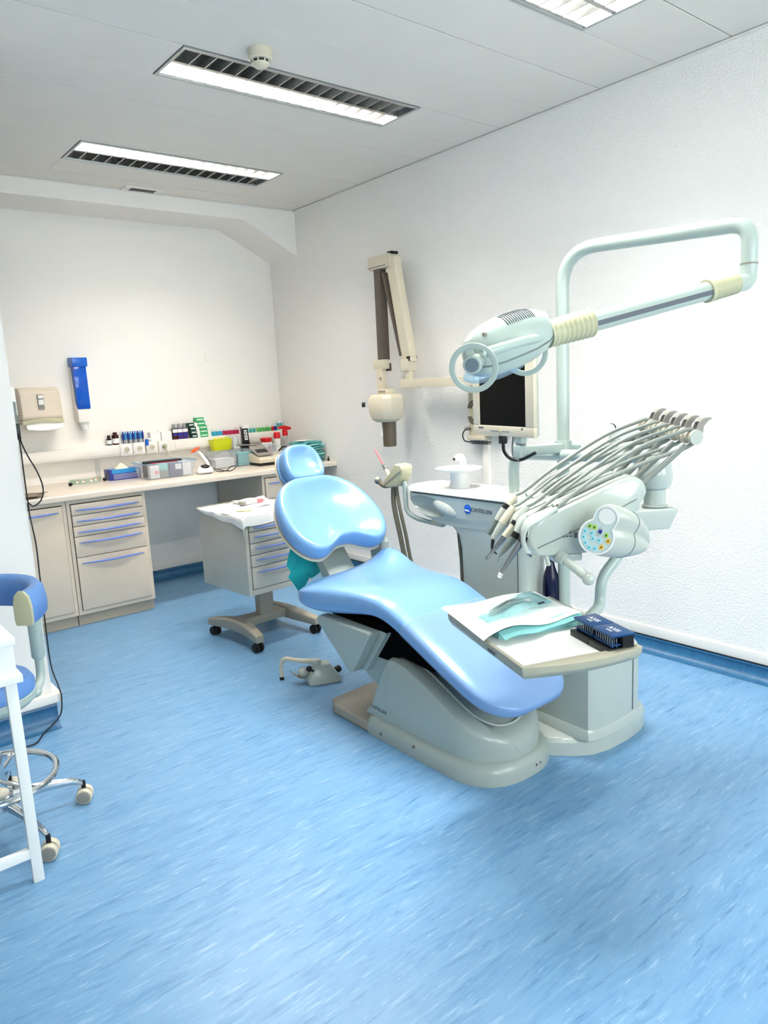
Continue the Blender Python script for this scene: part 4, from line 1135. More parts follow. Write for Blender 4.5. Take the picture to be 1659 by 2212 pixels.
rings = []
ys = [1.702, 1.705, 1.712, 1.725, 1.745, 1.77, 1.80, 1.84, 1.88, 1.92, 1.97, 2.02, 2.07, 2.12, 2.16, 2.20, 2.235, 2.25, 2.262, 2.274, 2.29, 2.32, 2.36, 2.40, 2.42, 2.428]
for y in ys:
    w = half_w(y); zt = top_z(y); zt = max(zt, .083); c = 2.005; h = zt - .079
    q = min(.022, h * .45, w * .5)
    gr = .014 if 1.78 < y < 2.20 else 0     # recessed track along the middle
    gi = w * .58
    rings.append([(c - w, y, .079), (c - w, y, zt - q), (c - w + q * .3, y, zt - q * .3), (c - w + q, y, zt), (c - gi - .012, y, zt + .001), (c - gi, y, zt - gr), (c, y, zt - gr), (c + gi, y, zt - gr), (c + gi + .012, y, zt + .001), (c + w - q, y, zt), (c + w - q * .3, y, zt - q * .3), (c + w, y, zt - q), (c + w, y, .079)])
MB().loft(rings).build('slipper_cover', 'chairb', ch, smooth=38)
wl = [(2.005 - half_w(y) * .66 if y > 1.83 else 0, y, top_z(y) + .001) for y in (2.22, 2.15, 2.05, 1.95, 1.88)]
loop_ = [(1.872, 2.22, .376), (1.872, 2.10, .345), (1.872, 2.0, .302), (1.874, 1.92, .262), (1.885, 1.84, .224), (1.93, 1.785, .196), (2.005, 1.768, .187), (2.08, 1.785, .196), (2.125, 1.84, .224), (2.136, 1.92, .262), (2.138, 2.0, .302), (2.138, 2.10, .345), (2.138, 2.22, .376)]
MB().tube(spline(loop_, 5), .0045, 8).build('rubber_bead', 'unit', ch)
text('maker_lettering', 'CASTELLINI', .021, (1.7995, 2.345, .118), (0, -1, -.03), (0, 0, 1), 'ink', ch)
# lifting arms and side plates
MB().prism([(2.22, .24), (2.29, .355), (2.53, .40), (2.55, .30), (2.43, .22), (2.30, .18)], 'x', 1.835, 2.16).build('lifting_arm', 'dgrey' if False else 'chairb', ch, bevel=.004)
MB().prism([(2.44, .34), (2.36, .46), (2.30, .505), (2.16, .50), (2.05, .455), (1.98, .415), (2.02, .37), (2.20, .385), (2.30, .345)], 'x', 1.83, 2.17).build('underseat_shade', 'void', ch)  # black block added to stand for the shade beneath the seat
tri = [(2.695, .470), (2.690, .445), (2.475, .275), (2.452, .270), (2.435, .285), (2.315, .462), (2.312, .478), (2.325, .485), (2.68, .482)]
MB().prism(tri, 'x', 1.742, 1.80).build('side_plate', 'chairb', ch, bevel=.012, seg=3)
MB().prism([(2.66, .462), (2.46, .262), (2.42, .27), (2.27, .47), (2.28, .485), (2.65, .485)], 'x', 1.80, 2.20).build('seat_carrier', 'chairb', ch, bevel=.006)
MB().prism([(2.70, .44), (2.66, .30), (2.56, .26), (2.50, .30), (2.60, .44)], 'x', 1.86, 2.14).build('rear_cover', 'chairb', ch, bevel=.008)
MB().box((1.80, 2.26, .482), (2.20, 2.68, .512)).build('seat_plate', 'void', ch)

# ---- seat and leg rest: one continuous pad
ST = [  # y, z_top, half width, thickness
    (2.862, .560, .200, .040), (2.852, .590, .245, .090), (2.825, .616, .272, .128), (2.78, .632, .287, .150), (2.70, .640, .286, .158), (2.60, .643, .272, .152), (2.50, .645, .258, .138), (2.40, .648, .248, .122),
    (2.32, .648, .243, .112), (2.25, .640, .241, .106), (2.18, .618, .240, .100), (2.10, .582, .240, .094), (2.00, .532, .240, .088), (1.90, .482, .239, .084), (1.80, .432, .236, .080), (1.73, .398, .228, .080), (1.68, .374, .210, .078), (1.645, .354, .180, .070), (1.622, .336, .140, .054), (1.612, .322, .100, .026)]


def seat_rings(off=0.0, sel=None):
    rings = []
    for i, (y, zt, w, th) in enumerate(ST):
        if sel is not None and i not in sel: continue
        a = ST[max(i - 1, 0)]; b = ST[min(i + 1, len(ST) - 1)]
        if i in (0, 1, 2): sl = 0
        else:
            sl = (b[1] - a[1]) / (b[0] - a[0])
        if y < 1.70: sl = .5
        nn = Vector((0, -sl, 1)).normalized()      # surface normal in y,z
        ring = []
        N = 40
        for j in range(N):
            q = 2 * PI * j / N
            cq, sq = math.cos(q), math.sin(q)
            px = (w + off) * (abs(cq) ** .44) * (1 if cq >= 0 else -1)
            pz = (th / 2 + off) * (abs(sq) ** .52) * (1 if sq >= 0 else -1)
            X = CX + px
            P = Vector((X, y, zt)) - nn * (th / 2) + nn * pz
            if sq > 0:
                fade = min(1, sq * 2)
                g1 = .084 * math.exp(-(((X - 2.235) / .085) ** 2 + ((y - 2.745) / .115) ** 2))
                g2 = -.022 * math.exp(-(((X - 1.74) / .13) ** 2 + ((y - 2.80) / .10) ** 2))
                g3 = -.022 * math.exp(-(((X - 2.00) / .11) ** 2 + ((y - 2.60) / .17) ** 2))
                P.z += (g1 + g2 + g3) * fade
            else:
                P.z += .060 * math.exp(-(((X - 2.26) / .09) ** 2 + ((y - 2.74) / .13) ** 2)) * .6
            ring.append(P)
        rings.append(ring)
    return rings


seat = MB().loft(seat_rings()).build('seat_pad', 'vinyl', ch, smooth=80, label='light blue moulded seat and leg rest')
m_ = seat.modifiers.new('sub', 'SUBSURF'); m_.levels = 1; m_.render_levels = 1
cv = MB().loft(seat_rings(.0035, range(11, len(ST)))[0:], cap0=False).build('foot_cover', 'film', ch, smooth=80, label='clear plastic protective cover over the foot end')
m_ = cv.modifiers.new('sub', 'SUBSURF'); m_.levels = 1; m_.render_levels = 1


# ---- dished pads
def sm(pts, n): return [(p.x, p.y) for p in spline([(a, b, 0) for a, b in pts], n, True)]


def dished_pad(name, half, org, vdir, ndir, front, back, m, parent, cen, label=None, udir=(1, 0, 0)):
    full = half + [(-a, b) for a, b in reversed(half) if abs(a) > 1e-6]
    o = sm(full, 5); O = Vector(org); V = Vector(vdir).normalized(); N = Vector(ndir).normalized(); U = Vector(udir)
    rings = []
    for (s_, h) in back + front:
        rings.append([O + U * (cen[0] + (p[0] - cen[0]) * s_) + V * (cen[1] + (p[1] - cen[1]) * s_) + N * h for p in o])
    ob = MB().loft(rings).build(name, m, parent, smooth=80, label=label)
    md = ob.modifiers.new('sub', 'SUBSURF'); md.levels = 1; md.render_levels = 1
    return ob


bv = Vector((0, .76, .65)); bn = Vector((0, -.65, .76))
BH = [(0, .052), (.05, .045), (.10, .018), (.155, -.004), (.215, .014), (.262, .075), (.283, .16), (.276, .26), (.243, .355), (.185, .425), (.11, .462), (.05, .468), (0, .468)]
BO = (2.015, 2.775, .725)
dished_pad('backrest', BH, BO, bv, bn, [(1, 0), (.988, .026), (.955, .046), (.90, .052), (.82, .043), (.68, .018), (.5, -.002), (.25, -.012), (.02, -.013)],
           [(.02, -.060), (.6, -.058), (.85, -.052), (.95, -.040), (.99, -.018)], 'vinyl', ch, (0, .22), 'light blue dished backrest')
dished_pad('back_shell', [(a * 1.0, b) for a, b in BH], Vector(BO) - bn * .046, bv, bn, [(.985, 0), (.96, .006)], [(.02, -.032), (.7, -.028), (.90, -.018), (.975, -.006)], 'ivoryl', ch, (0, .22))
hv = Vector((0, .50, .866)); hn = Vector((0, -.866, .50))
HH = [(0, 0), (.06, .000), (.098, .012), (.118, .055), (.116, .11), (.098, .165), (.06, .198), (.02, .205), (0, .206)]
HO = (2.035, 3.155, 1.020)
dished_pad('headrest', HH, HO, hv, hn, [(1, 0), (.985, .022), (.93, .042), (.82, .050), (.68, .040), (.5, .026), (.25, .020), (.02, .020)],
           [(.02, -.030), (.7, -.028), (.93, -.022), (.99, -.010)], 'vinyl', ch, (0, .10), 'light blue padded headrest')
dished_pad('headrest_back_pad', HH, Vector(HO) - hn * .036, hv, hn, [(1.02, 0), (.98, .01)], [(.02, -.024), (.8, -.022), (.97, -.014)], 'vinyl', ch, (0, .10))
dished_pad('headrest_shell', HH, Vector(HO) - hn * .058, hv, hn, [(1.03, 0), (.98, .008)], [(.02, -.02), (.8, -.018), (.98, -.01)], 'ivoryl', ch, (0, .10))
MB().obox((2.04, 3.125, 1.010), (.030, 0, 0), hv * .05, hn * .010).build('headrest_bar', 'black', ch, bevel=.003)
MB().tube(spline([Vector(HO) + hv * .205 + Vector((-.055, 0, 0)) + hn * .015, Vector(HO) + hv * .215 + Vector((-.06, 0, 0)) - hn * .01, Vector(HO) + hv * .21 + Vector((-.07, 0, 0)) - hn * .04], 4), .004, 8).build('release_strap', 'black', ch)
# brackets joining back and seat
MB().prism([(2.815, .60), (2.80, .715), (2.90, .80), (2.97, .82), (2.96, .74), (2.90, .66), (2.88, .56)], 'x', 2.225, 2.275).build('hinge_bracket', 'chairb', ch, bevel=.008)
MB().prism([(2.62, .47), (2.80, .55), (3.05, .83), (3.12, .90), (3.14, .86), (2.98, .68), (2.86, .50), (2.66, .42)], 'x', 1.93, 2.09).build('back_carrier', 'chairb', ch, bevel=.008)

# teal napkin hanging behind the back
t = thing('teal_napkin', (1.93, 3.05, .62), 'teal paper napkin hanging below the left side of the backrest', 'napkin')


def napk(A, B, C_, D_, n=6):
    A, B, C_, D_ = map(Vector, (A, B, C_, D_))
    return lambda u, v: (A * (1 - u) + B * u) * (1 - v) + (D_ * (1 - u) + C_ * u) * v + Vector((0, .006 * math.sin(5 * u + 3 * v), 0))


f1 = napk((1.875, 3.06, .77), (2.045, 3.10, .70), (2.085, 3.10, .570), (1.945, 3.04, .545))
f2 = napk((1.860, 3.06, .76), (1.945, 3.04, .70), (1.945, 3.04, .545), (1.890, 3.05, .470))
s1, _ = sheet('n', 'teal', f1, 8, 8, .0015); s1.build('napkin_panel', 'teal', t, smooth=40)
f3 = napk((1.900, 3.035, .69), (1.985, 3.055, .60), (1.895, 3.06, .468), (1.820, 3.05, .575))
s3, _ = sheet('n', 'teal', f3, 8, 8, .0015); s3.build('napkin_panel', 'teal', t, smooth=40)
f4 = napk((1.868, 3.065, .745), (1.905, 3.035, .70), (1.835, 3.045, .60), (1.822, 3.06, .63))
s4, _ = sheet('n', 'teal', f4, 4, 6, .0015); s4.build('napkin_panel', 'teal', t, smooth=40)

# ------------------------------------------------------------------ foot control
t = thing('foot_control', (1.95, 3.0, 0), 'small grey foot control with a curved tube handle on the floor', 'foot control')
FR = Matrix.Translation((1.872, 3.01, 0)) @ Matrix.Rotation(math.radians(-18), 4, 'Z')
MB().loft([[(0, -.015, 0), (.165, -.03, 0), (.165, .10, 0), (0, .09, 0)], [(.002, -.012, .03), (.165, -.026, .03), (.165, .096, .03), (.002, .086, .03)], [(.045, .005, .098), (.120, .005, .098), (.120, .070, .098), (.045, .070, .098)]]).tf(FR).build('housing', 'grey', t, bevel=.008, seg=3)
MB().lathe([(.026, .09), (.026, .112), (.021, .120), (.004, .122)], (.055, .035, 0)).tf(FR).build('pivot_cap', 'grey', t)
MB().tube([FR @ p for p in fillet([(.055, .035, .112), (-.01, .08, .108), (-.085, .135, .118), (-.105, .15, .09), (-.105, .15, .014)], [.03, .03, .045], 7)], [.013] * 8 + [.011] * (len(fillet([(.055, .035, .112), (-.01, .08, .108), (-.085, .135, .118), (-.105, .15, .09), (-.105, .15, .014)], [.03, .03, .045], 7)) - 8), 12).build('tube_handle', 'ivoryl', t)
MB().cyl(FR @ Vector((-.105, .15, .016)), FR @ Vector((-.105, .15, 0.0)), .0115, n=12).build('rubber_tip', 'black', t)
MB().tube([FR @ Vector(p) for p in ((.030, .005, .072), (.010, -.010, .090))], .006, 10).build('button_stem', 'black', t)
MB().ball(FR @ Vector((.003, -.016, .098)), .0155).build('button', 'black', t)
MB().ball(FR @ Vector((-.010, .06, .055)), (.03, .028, .026)).build('side_boss', 'grey', t)
MB().loft([[FR @ Vector(p) for p in r] for r in ([(-.01, .02, .030), (-.01, .06, .030), (-.01, .06, .034), (-.01, .02, .034)], [(-.04, .03, .036), (-.04, .075, .036), (-.04, .075, .040), (-.04, .03, .040)], [(-.07, .05, .058), (-.07, .10, .058), (-.07, .10, .062), (-.07, .05, .062)])]).build('pedal', 'card', t)
MB().cyl(FR @ Vector((.160, .05, .035)), FR @ Vector((.185, .06, .04)), .018, n=14).build('cable_gland', 'black', t)

# ================================================================== DENTAL UNIT (column, box, arms)
un = thing('dental_unit', (2.48, 2.0, 0), 'pale grey dental unit with spittoon column, box and arms beside the chair', 'dental unit')
pl0 = [(2.17, 1.735), (2.235, 1.660), (2.30, 1.612), (2.38, 1.590), (2.50, 1.585), (2.62, 1.595), (2.672, 1.612), (2.70, 1.66), (2.72, 1.80), (2.72, 2.56), (2.66, 2.60), (2.44, 2.60), (2.38, 2.54), (2.30, 2.0), (2.245, 1.88), (2.20, 1.84)]


def shrink(p, d):
    cx = sum(q[0] for q in p) / len(p); cy = sum(q[1] for q in p) / len(p); out = []
    for (x, y) in p:
        l = math.hypot(x - cx, y - cy); out.append((x - (x - cx) / l * d, y - (y - cy) / l * d))
    return out


stack([(0, pl0), (.055, pl0), (.066, shrink(pl0, .010)), (.070, shrink(pl0, .02))], 'unit_base', 'unit', un, smooth=40)
pl1 = [(2.262, 1.66), (2.275, 1.615), (2.31, 1.598), (2.45, 1.588), (2.60, 1.592), (2.64, 1.605), (2.66, 1.65), (2.67, 2.2), (2.40, 2.4), (2.30, 2.1)]
stack([(.070, shrink(pl1, -.012)), (.095, shrink(pl1, -.010)), (.108, shrink(pl1, -.002)), (.112, pl1)], 'base_step', 'unit', un, smooth=40)
bx_ = [(2.272, 1.70), (2.276, 1.615), (2.30, 1.596), (2.44, 1.587), (2.59, 1.592), (2.604, 1.61), (2.604, 2.02), (2.55, 2.06), (2.34, 2.06), (2.285, 2.0)]
stack([(.111, bx_), (.36, bx_), (.40, shrink(bx_, .005)), (.418, shrink(bx_, .02)), (.424, shrink(bx_, .05))], 'connection_box', 'unit', un, smooth=45)
MB().prism([(2.545, 1.5872), (2.5475, 1.5872), (2.5475, 1.5895), (2.545, 1.5895)], 'z', .12, .40).build('box_seam', 'ink', un)
# spittoon column: narrow waist, cantilevered top
def col_ring(z, x0, x1, y0, y1, r): return [(x, y, z) for x, y in rrect(x1 - x0, y1 - y0, r, 5, (x0 + x1) / 2, (y0 + y1) / 2)]


lev = [(.07, 2.49, 2.67, 2.10, 2.53, .07), (.50, 2.49, 2.67, 2.10, 2.535, .07), (.68, 2.488, 2.67, 2.10, 2.54, .07), (.745, 2.487, 2.68, 2.10, 2.555, .07), (.785, 2.486, 2.69, 2.10, 2.60, .07)]
MB().loft([col_ring(*l) for l in lev]).build('column', 'unit', un, smooth=60)
lev = [(.785, 2.486, 2.69, 2.10, 2.60, .07), (.79, 2.484, 2.70, 2.10, 2.68, .075), (.815, 2.483, 2.72, 2.10, 2.80, .08), (.85, 2.482, 2.73, 2.10, 2.88, .08), (.89, 2.482, 2.735, 2.10, 2.915, .085), (.93, 2.482, 2.735, 2.10, 2.92, .09)]
ch_ = MB().loft([col_ring(*l) for l in lev]).build('column_head', 'unit', un, smooth=60)
ct = MB().ball((2.470, 2.735, .872), .1, 28, 18, ex=(Vector((.060, 0, 0)), Vector((0, .155, .012)), Vector((0, .0, .050)))).build('cutter', 'unit', un)
bo = ch_.modifiers.new('cut', 'BOOLEAN'); bo.object = ct; bo.operation = 'DIFFERENCE'; bo.solver = 'EXACT'
bpy.context.view_layer.update()
me_ = bpy.data.meshes.new_from_object(ch_.evaluated_get(bpy.context.evaluated_depsgraph_get()))
ch_.modifiers.clear(); ch_.data = me_; bpy.data.objects.remove(ct)
me_.polygons.foreach_set('use_smooth', [True] * len(me_.polygons)); me_.set_sharp_from_angle(angle=math.radians(35))
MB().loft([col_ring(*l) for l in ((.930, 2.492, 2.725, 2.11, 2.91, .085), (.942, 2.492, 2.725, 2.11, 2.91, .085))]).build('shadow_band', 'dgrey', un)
MB().loft([col_ring(*l) for l in ((.942, 2.474, 2.745, 2.06, 2.93, .09), (.955, 2.476, 2.743, 2.06, 2.93, .09), (.966, 2.49, 2.73, 2.075, 2.915, .085))]).build('top_tray', 'white', un, smooth=50)
# handle recess on the head
MB().ball((2.492, 2.605, .868), .1, 18, 10, ex=(Vector((.026, 0, 0)), Vector((0, .085, .01)), Vector((0, .03, .042)))).build('grip_bulge', 'unit', un)
MB().lathe([(.023, 0), (.023, .003), (.019, .005)], (2.482, 2.445, .885), (-1, 0, 0), 24).build('round_badge', 'blue', un)
MB().obox((2.4765, 2.445, .879), (.001, 0, 0), (0, .015, .002), (0, 0, .0035)).build('badge_stripe', 'label', un)
text('maker_lettering', 'CASTELLINI', .026, (2.4805, 2.355, .884), (0, -1, -.02), (0, 0, 1), 'ink', un)
MB().box((2.4885, 2.143, .12), (2.4905, 2.147, .72)).build('column_seam', 'ink', un)
# spittoon / cup stand on top
cb = thing('spittoon', (2.585, 2.60, .966), 'white spittoon bowl with wide rim and spout on top of the unit', 'spittoon')
MB().lathe([(.055, .966), (.052, .975), (.046, .99), (.046, 1.045)], (2.585, 2.60, 0)).build('pedestal', 'white', cb)
MB().lathe([(.046, 1.045), (.075, 1.05), (.118, 1.062), (.120, 1.066), (.10, 1.066), (.05, 1.056), (.006, 1.052)], (2.585, 2.60, 0), n=32).build('bowl', 'white', cb)
MB().tube(spline([(2.60, 2.58, 1.055), (2.60, 2.585, 1.10), (2.595, 2.60, 1.122), (2.575, 2.615, 1.112)], 6), [.017] * 12 + [.014] * 7, 14).build('spout', 'white', cb)
MB().cyl((2.573, 2.617, 1.113), (2.568, 2.620, 1.104), .006, n=10).build('spout_hole', 'black', cb)
# dark drain hoses
for dx, y in ((0, 2.575), (.03, 2.555)):
    MB().tube([(2.56 + dx, y + .02, .80), (2.56 + dx, y, .60), (2.56 + dx, y - .005, .3), (2.57 + dx, y - .03, .075)], .011, 10).build('drain_hose', 'hosed', un)
# blue-black water bottle
t = thing('water_bottle', (2.665, 2.065, .11), 'dark navy bottle standing beside the spittoon column', 'bottle')
MB().lathe([(.036, .113), (.038, .12), (.038, .56), (.034, .60), (.018, .65), (.014, .68)], (2.60, 2.045, 0)).build('body', 'bottle', t)
MB().lathe([(.016, .68), (.016, .70)], (2.60, 2.045, 0)).build('cap', 'black', t)
# post for lamp and monitor
PX, PY = 2.637, 2.0
up_arm = fillet([(PX, PY, .11), (PX, PY, 2.015), (2.685, 1.241, 1.985), (2.685, 1.241, 1.845)], [.17, .10], 12)
MB().tube(up_arm, .0275, 20).build('lamp_post', 'lampw', un)
MB().cyl((PX, PY, 1.155), (PX, PY, 1.215), .037, n=24).build('post_collar', 'lampw', un)
MB().cyl((PX, PY, .42), (PX, PY, .45), .04, n=24).build('post_foot', 'lampw', un)
# monitor arm
MB().bar((PX - .02, PY - .005, 1.185), (2.315, 1.965, 1.200), .036, .042).build('monitor_arm', 'lampw', un, bevel=.008, seg=3)
MB().bar((PX + .02, PY, 1.182), (2.73, PY - .012, 1.175), .05, .036).build('monitor_arm_tail', 'lampw', un, bevel=.012, seg=3)
MB().box((2.285, 1.945, 1.178), (2.325, 1.985, 1.226)).build('arm_head', 'lampw', un, bevel=.004)
# main instrument arm
arm = fillet([(2.60, 2.255, .962), (2.60, 2.255, 1.148), (2.60, 1.55, 1.165)], .075, 12)
MB().tube(arm, .0255, 20).build('instrument_arm', 'lampw', un)
HM = Matrix(((.866, .5, 0, 1.865), (-.5, .866, 0, 1.562), (0, 0, 1, .924), (0, 0, 0, 1)))


def hp(u, v, w): return HM @ Vector((u, v, w))


dome_c = hp(.545, .16, 0)
MB().lathe([(.040, .150), (.052, .158), (.060, .18), (.062, .21), (.056, .245), (.036, .268), (.006, .276)], (dome_c.x, dome_c.y, .924)).build('knuckle_dome', 'unit', un)
MB().lathe([(.045, .088), (.045, .094), (.038, .096), (.038, .16)], (dome_c.x, dome_c.y, .924)).build('knuckle_neck', 'unit', un)
m_ = MB().loft([[(u, v, w) for u, w in ((.36, .085), (.60, .085), (.612, .075), (.580, .008), (.36, .008))] for v in (.11, .21)]).tf(HM)
m_.build('lower_arm', 'unit', un, bevel=.006, seg=3)
MB().cyl(hp(.40, .16, .085), hp(.40, .16, -.03), .045, n=24).build('head_pivot', 'unit', un)

# ---- assistant holder with suction
t = thing('suction_holder', (2.5, 2.95, .75), 'cream suction holder on a bent grey tube beside the backrest', 'suction holder')
MB().tube(fillet([(2.53, 2.655, .835), (2.53, 2.655, .770), (2.52, 2.86, .785), (2.50, 2.92, .82), (2.50, 2.925, .985)], [.03, .05, .05], 7), .0125, 12).build('support_tube', 'lampw', t)
MB().box((2.505, 2.66, .772), (2.535, 2.735, .80)).build('tube_sleeve', 'ivoryl', t, bevel=.006)
HB = [(2.895, 1.055), (2.91, 1.075), (2.955, 1.078), (2.99, 1.05), (3.00, 1.03), (3.055, .985), (3.06, .965), (3.04, .945), (3.00, .948), (2.955, .955), (2.935, .975), (2.925, 1.00), (2.905, 1.02)]
MB().prism(HB, 'x', 2.46, 2.54).build('holder_body', 'ivory', t, bevel=.016, seg=4)
MB().prism([(2.90, 1.045), (2.905, 1.047), (3.05, .962), (3.045, .958)], 'x', 2.457, 2.46).build('holder_seam', 'card', t)
MB().tube([(2.50, 3.045, .995), (2.50, 3.07, 1.03), (2.50, 3.085, 1.05)], [.015, .012, .010], 12).build('ejector_socket', 'ivoryl', t)
MB().tube([(2.50, 3.075, 1.040), (2.50, 3.095, 1.062)], [.013, .010], 12).build('ejector_collar', 'dgrey', t)
MB().tube([(2.50, 3.09, 1.055), (2.50, 3.165, 1.145)], [.0055, .0045], 10).build('saliva_ejector', 'pink', t, label='pink saliva ejector tube')
MB().tube(spline([(2.50, 3.04, .955), (2.495, 3.09, .948), (2.49, 3.125, .965)], 5), .014, 12).build('suction_grip', 'hosed', t)
MB().ball((2.49, 3.14, .972), (.018, .02, .02)).build('suction_nozzle', 'steel', t)
MB().ball((2.475, 3.125, .985), (.012, .014, .012)).build('nozzle_lever', 'ivoryl', t)
MB().tube(spline([(2.50, 3.02, .95), (2.49, 3.01, .85), (2.50, 2.985, .70), (2.52, 2.95, .50), (2.55, 2.85, .30), (2.57, 2.62, .16)], 6), .0135, 12).build('suction_hose', 'hosed', t)
MB().tube(spline([(2.50, 2.995, .95), (2.49, 2.965, .85), (2.50, 2.935, .70), (2.52, 2.905, .50), (2.55, 2.80, .30), (2.58, 2.60, .16)], 6), .010, 12).build('suction_hose', 'hosed', t)

# ---- monitor
mo = thing('monitor', (2.307, 2.03, 1.26), 'cream flat monitor with a black screen on an arm of the unit', 'monitor')
md = Vector((math.sin(math.radians(14.4)), math.cos(math.radians(14.4)), 0)); mn = Vector((-md.y, md.x, 0)); mc = Vector((2.307, 2.031, 1.397))
MM = Matrix(((md.x, mn.x, 0, mc.x), (md.y, mn.y, 0, mc.y), (0, 0, 1, mc.z), (0, 0, 0, 1)))
# local: x along width (+ = far), y toward viewer, z up
fr = MB(); w0, w1, h0, h1 = -.190, .254, -.137, .212
fr.box((w0, -.012, h0), (w1, .006, -.096)).box((w0, -.012, .172), (w1, .006, h1)).box((w0, -.012, -.096), (-.134, .006, .172)).box((.21, -.012, -.096), (w1, .006, .172))
fr.tf(MM).build('bezel', 'ivoryl', mo, bevel=.003)
MB().box((-.134, -.010, -.096), (.21, -.002, .172)).tf(MM).build('screen', 'screen', mo)
MB().loft([[(w0, -.012, h0), (w1, -.012, h0), (w1, -.012, h1), (w0, -.012, h1)], [(w0 + .012, -.030, h0 + .01), (w1 - .012, -.030, h0 + .01), (w1 - .012, -.030, h1 - .01), (w0 + .012, -.030, h1 - .01)], [(w0 + .06, -.052, h0 + .05), (w1 - .06, -.052, h0 + .05), (w1 - .06, -.052, h1 - .05), (w0 + .06, -.052, h1 - .05)]]).tf(MM).build('back_case', 'grey', mo, bevel=.003)
MB().lathe([(.011, 0), (.011, .002), (.008, .003)], MM @ Vector((.045, .006, -.118)), mn, 18).build('power_button', 'ivory', mo)
for a, b in ((-.025, .028), (.062, .115)):
    MB().box((a, .006, -.1195), (b, .0072, -.1165)).tf(MM).build('button_bar', 'ink', mo)
MB().box((.172, .006, -.110), (.212, .0068, -.103)).tf(MM).build('maker_mark', 'ink', mo)
MB().box((-.118, .006, -.108), (-.106, .0068, -.100)).tf(MM).build('model_mark', 'ink', mo)
MB().box((-.095, -.03, h0 - .026), (-.045, .0, h0)).tf(MM).build('neck', 'lampw', mo, bevel=.003)
MB().box((-.092, -.025, h0 - .036), (-.05, -.005, h0 - .024)).tf(MM).build('swivel', 'steel', mo)
MB().box((.045, -.03, h0 - .035), (.075, -.005, h0)).tf(MM).build('video_plug', 'black', mo, bevel=.003)
MB().tube([MM @ Vector(p) for p in spline([(.06, -.018, h0 - .03), (.055, -.02, h0 - .07), (.02, -.03, h0 - .098), (-.04, -.04, h0 - .098), (-.12, -.05, h0 - .066)], 6)], .007, 10).build('video_cable', 'black', mo)
MB().tube([MM @ Vector(p) for p in spline([(-.02, -.015, h0), (-.012, -.015, h0 - .05), (-.012, -.02, h0 - .085), (-.035, -.03, h0 - .10)], 6)], .004, 8).build('signal_cable', 'card', mo)

# ---- operating lamp
la = thing('operating_lamp', (1.75, 1.5, 1.45), 'white dental operating lamp with ring handles on its jointed arm', 'dental lamp')
E0 = Vector((2.672, 1.21, 1.845)); E1 = Vector((2.655, 1.215, 1.785)); E2 = Vector((2.60, 1.235, 1.778))
MB().tube(fillet([(2.685, 1.241, 1.848), (2.683, 1.242, 1.787), (2.565, 1.262, 1.772)], .045, 8), .0285, 20).build('elbow', 'lampw', la)
MB().cyl((2.685, 1.241, 1.846), (2.685, 1.241, 1.852), .0295, n=20).build('elbow_ring', 'card', la)
A = Vector((2.605, 1.250, 1.780)); B = Vector((1.900, 1.502, 1.627)); ad = (B - A).normalized()


def bellows(p, q, r0, r1, n, name):
    p, q = Vector(p), Vector(q); P = []; R_ = []
    for i in range(n * 4 + 1):
        s_ = i / (n * 4); P.append(p.lerp(q, s_)); R_.append((r0 + (r1 - r0) * s_) * (1 + .05 * math.cos(2 * PI * i / 4)))
    MB().tube(P, R_, 22).build(name, 'ivory', la, smooth=50)


bellows(A, A.lerp(B, .16), .034, .037, 10, 'bellows')
MB().cyl(A.lerp(B, .145), A.lerp(B, .165), .039, n=22).build('bellows_cuff', 'ivory', la)
MB().cyl(A.lerp(B, .16), A.lerp(B, .80), .031, .032, n=22).build('balance_arm', 'lampw', la)
sd = ad.cross(Vector((0, 0, 1))).normalized(); upv = sd.cross(ad)
vw = (Vector((2.2, 1.35, 1.7)) - Vector((0, 0, 1.5))).normalized() * -1
s2 = (sd if sd.dot(vw) > 0 else -sd)
MB().obox((A.lerp(B, .48) + s2 * .0295 - upv * .006), ad * (B - A).length * .315, s2 * .004, upv * .008).build('side_slot', 'ink', la, bevel=.002)
bellows(A.lerp(B, .79), B, .0445, .041, 9, 'bellows')
MB().cyl(B - ad * .006, B + ad * .006, .034, n=22).build('yoke_washer', 'black', la)
# yoke bar and head
hc = Vector((1.735, 1.575, 1.588))          # head centre
e1 = Vector((-.90, .32, -.26)).normalized(); e2 = Vector((0, 0, 1)).cross(e1).normalized(); e3 = e1.cross(e2)
if e3.z < 0: e3 = -e3
if e2.dot(-hc) < 0: e2 = -e2                # e2 points to the camera side
rings = []
hs_ = hc - e1 * .022 + e3 * .010           # shell sits a little behind the ring
HL = [(-.175, .030, .040, .0), (-.165, .055, .055, .0), (-.135, .076, .072, -.002), (-.08, .088, .086, -.004), (-.02, .091, .089, -.006), (.035, .088, .085, -.010), (.080, .076, .074, -.014), (.108, .056, .056, -.016), (.120, .028, .03, -.016)]
for s_, ry, rz, dz in HL:
    rings.append([hs_ + e1 * s_ + e2 * ry * .95 * (abs(math.cos(q)) ** .8) * (1 if math.cos(q) > 0 else -1) + e3 * (dz + rz * (abs(math.sin(q)) ** .9) * (1 if math.sin(q) > 0 else -.92)) for q in [2 * PI * j / 28 for j in range(28)]])
hd = MB().loft(rings).build('head_shell', 'lampw', la, smooth=60)
